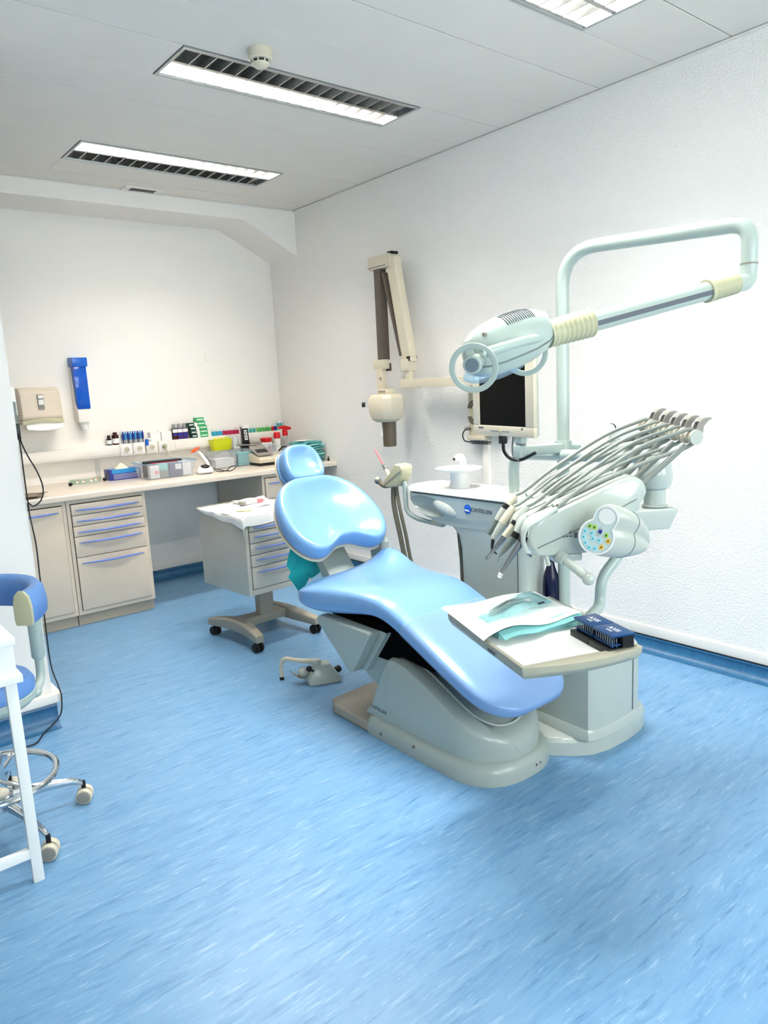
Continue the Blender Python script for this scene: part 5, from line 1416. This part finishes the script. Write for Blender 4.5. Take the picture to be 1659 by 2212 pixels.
for k in range(14):        # cooling slots over the back of the shell
    s_ = -.105 + k * .0075
    P = []
    for j in range(9):
        q = math.radians(38 + 46 * j / 8)
        i_ = max(i for i in range(len(HL) - 1) if HL[i][0] <= s_); f_ = (s_ - HL[i_][0]) / (HL[i_ + 1][0] - HL[i_][0])
        ry, rz, dz = [HL[i_][k2] * (1 - f_) + HL[i_ + 1][k2] * f_ for k2 in (1, 2, 3)]
        P.append(hs_ + e1 * s_ + e2 * (ry * .957) * (abs(math.cos(q)) ** .8) + e3 * (dz + (rz + .0008) * (abs(math.sin(q)) ** .9)))
    MB().tube(P, .0014, 6).build('cooling_slot', 'ink', hd)
# front rim line and clear visor below
P = []
for s_, ry, rz, dz in HL[1:-1]:
    q = math.radians(-28)
    P.append(hs_ + e1 * s_ + e2 * (ry * .957) * (abs(math.cos(q)) ** .8) + e3 * (dz - .92 * rz * (abs(math.sin(q)) ** .9)))
MB().tube(P, .0028, 8).build('rim_line', 'dgrey', hd)
pv = hc + e1 * .03 + e2 * .079 + e3 * .012
MB().tube([B + ad * .004 + e2 * .018 - e3 * .004, hc + e1 * -.04 + e2 * .118 + e3 * .006, hc + e1 * .105 + e2 * .118 + e3 * .012], .0145, 16).build('yoke_bar', 'lampw', la)
MB().tube([B + ad * .0, hc - e1 * .175], [.030, .045], 18).build('yoke_socket', 'lampw', la)
rn = (e1 * .62 + e2 * .78).normalized()      # ring normal
rc = hc + e1 * .132 + e2 * .098 - e3 * .022
rx = rn.cross(e3).normalized(); ry_ = rn.cross(rx)


def ring(c, name):
    R0 = .0645
    rg = []
    for j in range(40):
        a = 2 * PI * j / 40; d_ = rx * math.cos(a) + ry_ * math.sin(a)
        rg.append([c + d_ * (R0 + p) + rn * q for p, q in ((-.0085, -.005), (.0085, -.006), (.0085, .006), (-.0085, .005))])
    MB().loft(rg, loop=True).build(name, 'lampw', la, bevel=.003, bang=40)


ring(rc, 'ring_handle')
ring(hc - e1 * .130 - e2 * .05 - e3 * .05, 'ring_handle')
MB().bar(rc + e3 * .056 - rn * .004, rc + e3 * .018 - rn * .004, .024, .010, up=rn).build('ring_web', 'lampw', la, bevel=.003)
kc = rc + e3 * .010
MB().lathe([(.020, -.085), (.026, -.040), (.028, -.010), (.028, .008), (.025, .012)], kc, rn, 28).build('pivot_knob', 'lampw', la)
MB().lathe([(.0205, .011), (.0205, .0135), (.002, .0135)], kc, rn, 28).build('pivot_disc', 'mgrey', la)
MB().ball(hs_ + e1 * .070 + e2 * .058 + e3 * .048, (.008, .008, .007)).build('screw_cap', 'card', la)
MB().ball(hc - e1 * .0 + e2 * (-.02) - e3 * .060, .05, 20, 10, ex=(e1 * .115, e2 * .070, e3 * .035)).build('clear_visor', 'film', la)

# ---- film viewer behind the hoses
t = thing('film_viewer', (2.63, 1.74, 1.12), 'white rounded panel with a side knob standing behind the instrument hoses', 'viewer')
pn = Vector((-.60, -.80, 0)); pu = Vector((.80, -.60, 0)); c0 = Vector((2.645, 1.725, 1.295)); tl = Vector((0, 0, 1))
rings = []
for d_ in (-.008, .008):
    rings.append([c0 + pu * x + tl * y + pn * d_ for x, y in rrect(.105, .15, .035, 5, .01, .005)])
MB().loft(rings).build('panel', 'white', t, bevel=.004)
MB().cyl(c0 + pn * .008 - pu * .040 - tl * .02, c0 + pn * .030 - pu * .050 - tl * .02, .018, n=16).build('side_knob', 'white', t)
MB().cyl(c0 + pn * .006 - pu * .036 - tl * .02, c0 + pn * .010 - pu * .038 - tl * .02, .020, n=16).build('knob_gasket', 'black', t)
MB().tube([c0 - tl * .06 - pu * .02, (2.615, 1.735, 1.165)], [.022, .016], 14).build('stem', 'unit', t)

# ================================================================== INSTRUMENT HEAD
ih = thing('instrument_head', hp(.2, .15, -.05), 'wedge-shaped pale grey instrument head with five whip arms', 'instrument head')
prof = [(.002, .018), (-.004, .048), (.010, .085), (.040, .107), (.10, .128), (.22, .175), (.34, .222), (.385, .226), (.422, .208), (.436, .178), (.430, .155), (.385, .080), (.330, .005), (.295, -.020), (.255, -.029), (.060, -.029), (.022, -.012)]
pr = [(p.x, p.y) for p in spline([(a, b, 0) for a, b in prof], 3, True)]
cu_, cw_ = .20, .09
rings = []
VW = .31
for v, sc in ((.0, .90), (.006, .955), (.018, .985), (.04, 1), (VW - .04, 1), (VW - .018, .985), (VW - .006, .955), (VW, .90)):
    rings.append([hp(cu_ + (u - cu_) * sc, v, cw_ + (w - cw_) * sc) for u, w in pr])
MB().loft(rings).build('head_body', 'unit', ih, smooth=50)
MB().tube([hp(*p) for p in ((.034, -.0005, .006), (.10, -.0012, .030), (.20, -.0012, .068), (.30, -.0012, .108), (.385, -.0005, .145), (.425, .012, .163))], .0018, 6).build('seam', 'dgrey', ih)
# flexible lip in front carrying the instruments
MB().tube([hp(*p) for p in spline([(.105, .004, .137), (.05, -.004, .108), (.0, -.006, .085), (-.018, -.006, .045), (-.008, -.004, .005), (.004, 0, -.008)], 6)], .008, 10).build('front_lip', 'unit', ih)
MB().tube([hp(*p) for p in spline([(.112, .010, .148), (.075, .002, .124), (.03, .000, .104), (.004, -.001, .080), (-.004, -.001, .05)], 6)], .0022, 6).build('lip_seam', 'inkd', ih)
MB().obox(hp(.004, -.004, -.012), HM.to_3x3() @ Vector((.008, 0, -.006)), HM.to_3x3() @ Vector((0, .004, 0)), HM.to_3x3() @ Vector((.003, 0, .005))).build('lip_clip', 'steel', ih, bevel=.001)
for i, (u, w, m_) in enumerate(((.128, .038, 'ink'), (.140, .038, 'ink'), (.152, .038, 'ink'), (.170, .040, 'ink'))):
    MB().obox(hp(u, -.0008, w), HM.to_3x3() @ Vector((.0045 if i < 3 else .006, 0, 0)), HM.to_3x3() @ Vector((0, .0008, 0)), HM.to_3x3() @ Vector((0, 0, .0025 if i < 3 else .009))).build('symbol_print', m_, ih)
MB().prism([(.144, .046), (.156, .046), (.150, .057)], 'y', -.0016, -.0004).tf(HM).build('symbol_print', 'ink', ih)
# grip on the underside
MB().obox(hp(.15, .05, -.040), HM.to_3x3() @ Vector((.05, 0, 0)), HM.to_3x3() @ Vector((0, .04, 0)), HM.to_3x3() @ Vector((0, 0, .014))).build('grip_mount', 'unit', ih, bevel=.008)
MB().cyl(hp(.118, .010, -.028), hp(.128, -.012, -.040), .022, n=20).build('grip_ferrule', 'unit', ih)
MB().cyl(hp(.124, -.004, -.036), hp(.170, -.085, -.085), .0145, .0155, n=18).build('grip_handle', 'unit', ih)
MB().ball(hp(.174, -.092, -.090), .021).build('grip_ball', 'unit', ih)
MB().cyl(hp(.075, .03, -.025), hp(.080, .02, -.055), .008, n=14).build('peg', 'unit', ih)
MB().ball(hp(.080, .0195, -.056), .0085, 12, 8).build('peg_tip', 'unit', ih)

# control console: bullet shaped pod with a keypad
co = thing('control_console', hp(.25, -.1, 0), 'egg-shaped control pod with a round coloured keypad on the instrument head', 'control panel')
kc = hp(.203, -.090, .050)                  # centre of the key face
kn = (Vector((-.93, -.33, .10))).normalized()      # face normal
ku = Vector((0, 0, 1)); ku = (ku - kn * ku.dot(kn)).normalized(); kr = ku.cross(kn)
ku2 = (ku * .90 + kr * .43).normalized(); kr2 = ku2.cross(kn)


def face_outline(s_):
    out = []; R1, R2, D2 = .060, .041, .074        # big key disc and smaller loop above it
    for j in range(56):
        a = 2 * PI * j / 56; ca, sa = math.cos(a), math.sin(a); r = R1
        q = R2 * R2 - (D2 * ca) ** 2
        if sa > 0 and q > 0: r = max(r, D2 * sa + math.sqrt(q))
        out.append((r * ca * s_, r * sa * s_))
    return out


tip = hp(.385, -.075, .000)
rings = []
for s_, t_ in ((.93, -.004), (1.0, .0), (1.02, .08), (1.01, .22), (.93, .42), (.79, .60), (.58, .78), (.36, .91), (.17, .98), (.04, 1.0)):
    c_ = kc.lerp(tip, max(t_, 0)) + (kn * .004 if t_ < 0 else Vector())
    rings.append([c_ + kr2 * x + ku2 * y for x, y in face_outline(s_)])
MB().loft(rings).build('pod_shell', 'grey', co, smooth=70)
c_ = kc.lerp(tip, .42)
rs = [c_ + kr2 * x + ku2 * y for x, y in face_outline(.932)]
MB().tube(rs, .0013, 6, closed=True).build('pod_seam', 'ink', co)
fo = face_outline(1.0)
MB().loft([[kc + kn * .004 + kr2 * x * .87 + ku2 * y * .90 for x, y in fo], [kc + kn * .0062 + kr2 * x * .86 + ku2 * y * .89 for x, y in fo]]).build('key_face', 'padkey', co)
rg = [[kc + kn * .005 + kr2 * x * k + ku2 * y * k2 + kn * d_ for (k, k2, d_) in ((.87, .90, -.002), (.98, .985, -.002), (.98, .985, .003), (.87, .90, .003))] for x, y in fo]
MB().loft(rg, loop=True).build('face_rim', 'white', co, bevel=.001)
MB().loft([[kc + kn * h_ + kr2 * (.027 * math.cos(a)) + ku2 * (.076 + .026 * math.sin(a)) for a in [2 * PI * j / 20 for j in range(20)]] for h_ in (.006, .0075)]).build('view_window', 'white', co)
keys = [(-.034, .022, 'kgreen'), (-.019, .026, 'kgreen'), (.026, .020, 'kgreen'), (.040, .006, 'kyel'), (.030, -.022, 'kyel'), (-.040, .000, 'kblue'), (-.018, .004, 'kblue'), (-.006, -.010, 'kblue'), (.014, -.006, 'kblue'), (-.036, -.020, 'kblue'), (-.022, -.034, 'kblue'), (-.004, -.042, 'kblue'), (.014, -.036, 'kblue')]
for (x, y, m_) in keys:
    b = kc + kn * .006 + kr2 * x + ku2 * y
    k_ = MB().loft([[b + kn * h_ + kr2 * (.0075 * s_ * math.cos(a)) + ku2 * (.0092 * s_ * math.sin(a)) for a in [2 * PI * j / 14 for j in range(14)]] for h_, s_ in ((0, 1), (.002, .9))]).build('key', m_, co)
    MB().obox(b + kn * .0022, kr2 * .0022, ku2 * .0032, kn * .0004).build('key_symbol', 'tealp' if m_ == 'kblue' else 'dgreen' if m_ == 'kgreen' else 'brown', k_)
b = kc + kn * .006 + kr2 * .004 + ku2 * .022
MB().loft([[b + kn * h_ + kr2 * (.010 * s_ * math.cos(a)) + ku2 * (.0165 * s_ * math.sin(a)) for a in [2 * PI * j / 20 for j in range(20)]] for h_, s_ in ((0, 1), (.003, .85))]).build('display_frame', 'unit', co)
MB().obox(b + kn * .0034, kr2 * .0052, ku2 * .0062, kn * .0006).build('display', 'blued', co)

# whip arms, pulleys and hoses (five sets)
piv = [(.605, .035, .345), (.600, .100, .350), (.596, .165, .355), (.593, .23, .362), (.588, .295, .370)]
whb = [(.432, .035, .195), (.432, .10, .200), (.432, .165, .205), (.432, .23, .205), (.432, .295, .205)]
inst_back = [(.030, .020, .086), (.028, .080, .100), (.050, .140, .126), (.022, .200, .118), (.052, .262, .148)]
nm = ['nearest', 'second nearest', 'middle', 'second farthest', 'farthest']
whips = []
for i in range(5):
    u, v, w = piv[i]
    wa = MB().tube([hp(*whb[i]), hp(u - .02, v, w - .03)], .0095, 12).build('whip_arm', 'hose', ih)
    ax = HM.to_3x3() @ Vector((-.10, 1, .05))
    pu_ = MB().lathe([(.020, -.030), (.026, -.028), (.026, -.022), (.017, -.018), (.017, .014), (.026, .018), (.026, .026), (.021, .028)], hp(u, v, w), ax, 22).build('pulley', 'ivoryl', ih)
    MB().lathe([(.0255, -.032), (.0255, -.028)], hp(u, v, w), ax, 22).build('pulley_cap', 'grey', pu_)
    # curved fin behind each pulley
    fin = [(.018, -.018), (.030, .0), (.034, .018), (.036, .034), (.052, .052), (.068, .060), (.052, .064), (.034, .060), (.018, .046), (.010, .028), (.004, .012)]
    for dv in (-.020, .006):
        MB().loft([[hp(u + a, v + dv + e_, w + b) for a, b in fin] for e_ in (0, .004)]).build('fin', 'card', pu_)
    MB().loft([[hp(u + a, v + e_, w + b) for a, b in ((.036, .034), (.052, .052), (.068, .060), (.052, .064), (.034, .060), (.022, .050))] for e_ in (-.017, .006)]).build('fin_web', 'card', pu_)

# the five hand instruments, with their hoses
spec = [
    ('contra_angle_handpiece', 'silver contra-angle handpiece with a round head, nearest in the instrument row', 'steel'),
    ('scaler_handpiece', 'dark grey scaler handpiece with a thin steel tip, second in the instrument row', 'dgrey'),
    ('turbine_handpiece', 'silver tapered turbine handpiece, middle of the instrument row', 'steel'),
    ('curing_handpiece', 'handpiece with a hooked black tip, fourth in the instrument row', 'inkd'),
    ('air_water_syringe', 'blunt grey air-water syringe, farthest in the instrument row', 'dgrey')]
tips = [[(-.089, -.077), (-.059, -.032), (-.017, .026)], [(-.080, -.052), (-.071, -.028), (-.020, .030)], [(-.103, -.052), (-.034, .022), (.001, .061)], [(-.045, -.052), (-.057, .004), (-.021, .060)], [(-.056, .009), (-.019, .058), (.009, .100)]]
for i, (nme, lab, m_) in enumerate(spec):
    v = inst_back[i][1]; bu, bv_, bw = inst_back[i]; T = tips[i]
    t = thing(nme, hp(T[0][0], v, T[0][1]), lab, 'dental instrument')
    P = [hp(p[0], v, p[1]) for p in T]; Bk = hp(bu, v, bw)
    if i == 0:
        MB().tube([P[0], P[0].lerp(P[1], .4), P[1], P[1].lerp(P[2], .7), P[2]], [.0055, .0067, .0083, .0116, .0122], 14).build('barrel', 'steel', t)
        d_ = (P[1] - P[0]).normalized(); MB().lathe([(.0065, -.008), (.0085, -.006), (.0085, .006), (.0065, .008)], P[0] - d_ * .004, HM.to_3x3() @ Vector((-.6, -.5, -.6)), 16).build('round_head', 'chrome', t)
        MB().tube([P[2], P[2].lerp(Bk, .35)], [.0140, .0140], 12).build('black_ring', 'black', t)
        MB().tube([P[2].lerp(Bk, .35), P[2].lerp(Bk, .7), Bk], [.0140, .0152, .0104], 14).build('motor', 'unit', t)
    elif i == 1:
        MB().tube([P[0], P[0].lerp(P[1], .6), P[1]], [.001, .002, .0028], 8).build('steel_tip', 'steel', t)
        MB().tube([P[1], P[1].lerp(P[2], .3), P[2]], [.0043, .0104, .0140], 14).build('grip', 'dgrey', t)
        MB().tube([P[2], P[2].lerp(Bk, .25)], [.0152, .0152], 12).build('black_ring', 'black', t)
        MB().tube([P[2].lerp(Bk, .25), P[2].lerp(Bk, .65), Bk], [.0152, .0159, .0104], 14).build('sleeve', 'unit', t)
    elif i == 2:
        MB().tube([P[0], P[0].lerp(P[1], .12), P[0].lerp(P[1], .2), P[0].lerp(P[1], .6), P[1]], [.0055, .0061, .0051, .0085, .0116], 14).build('barrel', 'steel', t)
        MB().cyl(P[0] + (P[0] - P[1]).normalized() * .001, P[0], .0028, n=10).build('chuck_hole', 'black', t)
        MB().tube([P[1], P[2]], [.0128, .0140], 14).build('sleeve', 'ivoryl', t)
        MB().tube([P[2], P[2].lerp(Bk, .2)], [.0152, .0152], 12).build('black_ring', 'black', t)
        MB().tube([P[2].lerp(Bk, .2), P[2].lerp(Bk, .6), Bk], [.0152, .0152, .0104], 14).build('motor', 'grey', t)
    elif i == 3:
        MB().tube(spline([P[0], P[0].lerp(P[1], .35) + HM.to_3x3() @ Vector((-.012, 0, 0)), P[1]], 5), [.003] * 4 + [.005] * 4 + [.0065] * 3, 10).build('hooked_tip', 'inkd', t)
        MB().tube([P[1], P[1].lerp(P[2], .5), P[2]], [.0092, .0140, .0146], 14).build('grip', 'grey', t)
        MB().tube([P[2], P[2].lerp(Bk, .6), Bk], [.0152, .0152, .0104], 14).build('sleeve', 'ivoryl', t)
    else:
        MB().tube([P[0], P[1]], [.0085, .0128], 14).build('nozzle', 'dgrey', t)
        MB().tube([P[1], P[1].lerp(P[2], .5), P[2]], [.0140, .0152, .0146], 14).build('grip', 'grey', t)
        MB().tube([P[2], P[2].lerp(Bk, .3)], [.0149, .0149], 12).build('black_ring', 'black', t)
        MB().tube([P[2].lerp(Bk, .3), Bk], [.0140, .0104], 14).build('tail', 'ivoryl', t)
        MB().ball(P[1] + HM.to_3x3() @ Vector((.004, -.012, -.006)), .006, 10, 8).build('trigger', 'chrome', t)
    # rest cup on the lip behind each instrument
    MB().ball(P[2].lerp(Bk, .45) + HM.to_3x3() @ Vector((.012, .026, -.012)), .02, 14, 10, ex=(HM.to_3x3() @ Vector((.026, 0, .028)), HM.to_3x3() @ Vector((0, .014, 0)), HM.to_3x3() @ Vector((-.012, 0, .012)))).build('rest_cup', 'unit', ih)
    pu_, pv_, pw_ = piv[i]
    sag = .004
    hs = spline([Bk, hp(bu + .04, v, bw + .018), hp(.20, v + (pv_ - v) * .3, .195 + .010 * i), hp(.40, v + (pv_ - v) * .7, .312 + .007 * i), hp(pu_ - .045, pv_, pw_ + .016), hp(pu_, pv_, pw_ + .024), hp(pu_ + .022, pv_, pw_ + .008), hp(pu_ + .020, pv_, pw_ - .014), hp(pu_ - .02, pv_ + .006, pw_ - .040), hp(.46, pv_ + .010, .270 + .010 * i), hp(.32, pv_ + .016, .222 + .008 * i), hp(.20, pv_ + .02, .176 + .004 * i), hp(.135, pv_ + .022, .140)], 6)
    MB().tube(hs, .0072 if i in (0, 2, 4) else .0062, 10).build('hose', 'hose', t)
    MB().tube([hp(.155, pv_ + .022, .146), hp(.115, pv_ + .022, .132)], [.010, .013], 12).build('hose_clip', 'unit', ih)

# ================================================================== BRACKET TRAY
TH = math.radians(21.5); ce, se = math.cos(TH), math.sin(TH)
TM = Matrix(((ce, se, 0, 1.454), (-se, ce, 0, 1.244), (0, 0, 1, .72), (0, 0, 0, 1)))
t = thing('bracket_tray', TM @ Vector((.19, .26, -.04)), 'cream bracket tray on a bent arm above the foot of the chair', 'tray')
TW, TD = .388, .525


def tray_plan(ins, bow): return [(ins, ins)] + [(ins + (TW - 2 * ins) * i / 8, ins - bow * math.sin(PI * i / 8)) for i in range(1, 8)] + [(TW - ins, ins), (TW - ins, TD - ins), (ins, TD - ins)]


tb = MB().loft([[(x, y, z) for x, y in tray_plan(i_, b_)] for z, i_, b_ in ((-.040, .012, .022), (-.022, .002, .032), (.0, .0, .034), (.0, .012, -.006), (-.024, .016, -.008))])
tb.tf(TM).build('tray_body', 'tray', t, bevel=.003)
MB().prism(rrect(TW - .045, TD - .05, .01, 3, TW / 2, TD / 2 + .002), 'z', -.022, -.014).tf(TM).build('white_mat', 'white', t, bevel=.001)
MB().prism(rrect(TW - .03, TD - .035, .012, 3, TW / 2, TD / 2), 'z', -.0245, -.0205).tf(TM).build('mat_gasket', 'ink', t)
text('brand_lettering', 'sumo', .022, TM @ Vector((-.0005, .19, -.018)), TM.to_3x3() @ Vector((0, -1, 0)), (0, 0, 1), 'ink', t)
MB().prism([(TW - .014, .10), (TW - .002, .10), (TW - .002, TD - .01), (TW - .014, TD - .01)], 'z', 0, .012).tf(TM).build('rear_lip', 'tray', t, bevel=.003)
TA = Vector((2.300, 1.492, .845)); TB = Vector((2.200, 1.508, .765))
MB().tube(fillet([hp(.40, .16, -.02), TA, TB, TB - Vector((0, 0, .10)), (1.97, 1.43, .660), (1.80, 1.40, .664)], [.03, .05, .05, .04], 7), .0195, 16).build('tray_arm', 'lampw', t)
MB().box((.17, .12, -.052), (.30, .30, -.040)).tf(TM).build('arm_plate', 'tray', t, bevel=.003)

# paper sheet
def psh(u, v):
    x = .015 + .355 * u; y = .215 + .075 * u + (.335 - .035 * u) * v
    z = .012 + .012 * math.sin(PI * u) * (1 - v) + .010 * (1 - v) ** 2 * math.sin(7 * u) + .004 * math.sin(9 * u + 2 * v) + .004 * v
    x -= .028 * (1 - u) ** 3
    if x < .0: z -= -x * .3
    return TM @ Vector((x, y, z))


s_, _ = sheet('p', 'paper', psh, 26, 20, .001)
t2 = thing('tray_paper', TM @ Vector((.19, .38, .0)), 'white paper sheet lying across the back of the bracket tray', 'paper')
s_.build('paper_sheet', 'paper', t2, smooth=70)


# teal folded edge below the paper
def tsh(u, v):
    return TM @ Vector((.050 + .325 * u, .195 + .080 * u + .05 * v + .006 * math.sin(14 * u) * (1 - v), .006 + .010 * v + .004 * math.sin(9 * u)))


s_, _ = sheet('p', 'teal', tsh, 26, 6, .001)
t2 = thing('folded_mask', TM @ Vector((.2, .24, .0)), 'teal folded mask peeking out under the tray paper', 'mask'); s_.build('mask_sheet', 'tealm', t2, smooth=70)
t2['label'] = 'teal folded mask peeking out from under the paper on the bracket tray'
MB().box((.06, .262, -.014), (.36, .42, .002)).tf(TM).build('mask_fold', 'tealm', t2)
# sterilisation pouch
def pch(u, v):
    x = .045 + .285 * u; y = .300 + .095 * u + (.085 + .075 * u) * v
    z = .030 + .008 * math.sin(PI * v) * math.sin(PI * u) + .003 * math.sin(13 * u + 4 * v) + .004 * math.sin(PI * u)
    return TM @ Vector((x, y, z))


s_, _ = sheet('p', 'pouch', pch, 22, 10, .0008)
t2 = thing('sterile_pouch', TM @ Vector((.19, .38, .02)), 'clear teal sterilisation pouch holding steel instruments on the tray paper', 'pouch')
s_.build('pouch_film', 'pouch', t2, smooth=70)
MB().add([pch(.93, .1) + Vector((0, 0, .001)), pch(.99, .1) + Vector((0, 0, .001)), pch(.99, .9) + Vector((0, 0, .001)), pch(.93, .9) + Vector((0, 0, .001))], [(0, 1, 2, 3)]).build('seal_strip', 'tealm', t2)
MB().add([pch(.80, .08) + Vector((0, 0, .002)), pch(.90, .08) + Vector((0, 0, .002)), pch(.90, .16) + Vector((0, 0, .002)), pch(.80, .16) + Vector((0, 0, .002))], [(0, 1, 2, 3)]).build('indicator_mark', 'inkd', t2)
for i, (v0, v1) in enumerate(((.30, .38), (.45, .52), (.58, .62), (.70, .75))):
    d_ = Vector((0, 0, .0045))
    ins = thing(['dental_mirror', 'dental_probe', 'dental_tweezers', 'dental_probe'][i], pch(.4, v0) + d_, ['steel mouth mirror inside the sterilisation pouch', 'slim steel probe beside the mirror in the pouch', 'steel tweezers in the sterilisation pouch', 'steel probe along the far edge of the pouch'][i], 'dental instrument', 'instruments in the pouch')
    MB().tube([pch(.06 + .03 * i, v0) + d_, pch(.25, v0) + d_, pch(.45, (v0 + v1) / 2) + d_, pch(.66, v1) + d_], [.0010, .0026, .0028, .0014], 8).build('shaft', 'dgrey' if i % 2 else 'steel', ins)
    if i == 0:
        MB().lathe([(.012, 0), (.013, .0015), (.012, .003)], pch(.72, v1) + d_ * .8, (0, 0, 1), 20).build('mirror_disc', 'chrome', ins)
    else:
        MB().tube([pch(.66, v1) + d_, pch(.70, v1 + .03) + d_, pch(.71, v1 + .07) + d_], .0009, 6).build('hook', 'steel', ins)

# two implant-drill blocks
for i, y0 in enumerate((-.006 + .012, .106)):
    t2 = thing('bur_block', TM @ Vector((.32, y0 + .05, 0)), ['navy lettered bur block nearest the front edge of the tray', 'navy lettered bur block behind the front one on the tray'][i], 'bur block', 'navy bur blocks')
    y1 = y0 + .098
    MB().box((.276, y0, -.014), (.362, y1, .004)).tf(TM).build('black_base', 'black', t2, bevel=.002)
    MB().box((.325, y0, .004), (.362, y1, .036)).tf(TM).build('black_back', 'black', t2)
    MB().box((.288, y0 + .001, .036), (.366, y1 - .001, .043)).tf(TM).build('navy_lid', 'navy', t2, bevel=.0015)
    MB().box((.290, y0 + .004, .010), (.322, y1 - .004, .013)).tf(TM).build('bur_plate', 'navy', t2)
    for k in range(8):
        for q in range(2):
            MB().cyl(TM @ Vector((.297 + .014 * q, y0 + .010 + .0112 * k, .004)), TM @ Vector((.297 + .014 * q, y0 + .010 + .0112 * k, .030)), .0016, n=6).build('bur', 'steel', t2)
            MB().cyl(TM @ Vector((.297 + .014 * q, y0 + .010 + .0112 * k, .004)), TM @ Vector((.297 + .014 * q, y0 + .010 + .0112 * k, .012)), .0034, n=6).build('bur_collar', 'navy', t2)
    text('lettering', 'AXIS', .024, TM @ Vector((.330, y0 + .049, .0432)), TM.to_3x3() @ Vector((0, -1, 0)), TM.to_3x3() @ Vector((1, 0, 0)), 'label', t2, depth=.0003)
    for k in range(2):
        MB().box((.3145 - .005 * k, y0 + .036, .0428), (.3165 - .005 * k, y0 + .062, .0434)).tf(TM).build('small_print', 'label', t2)
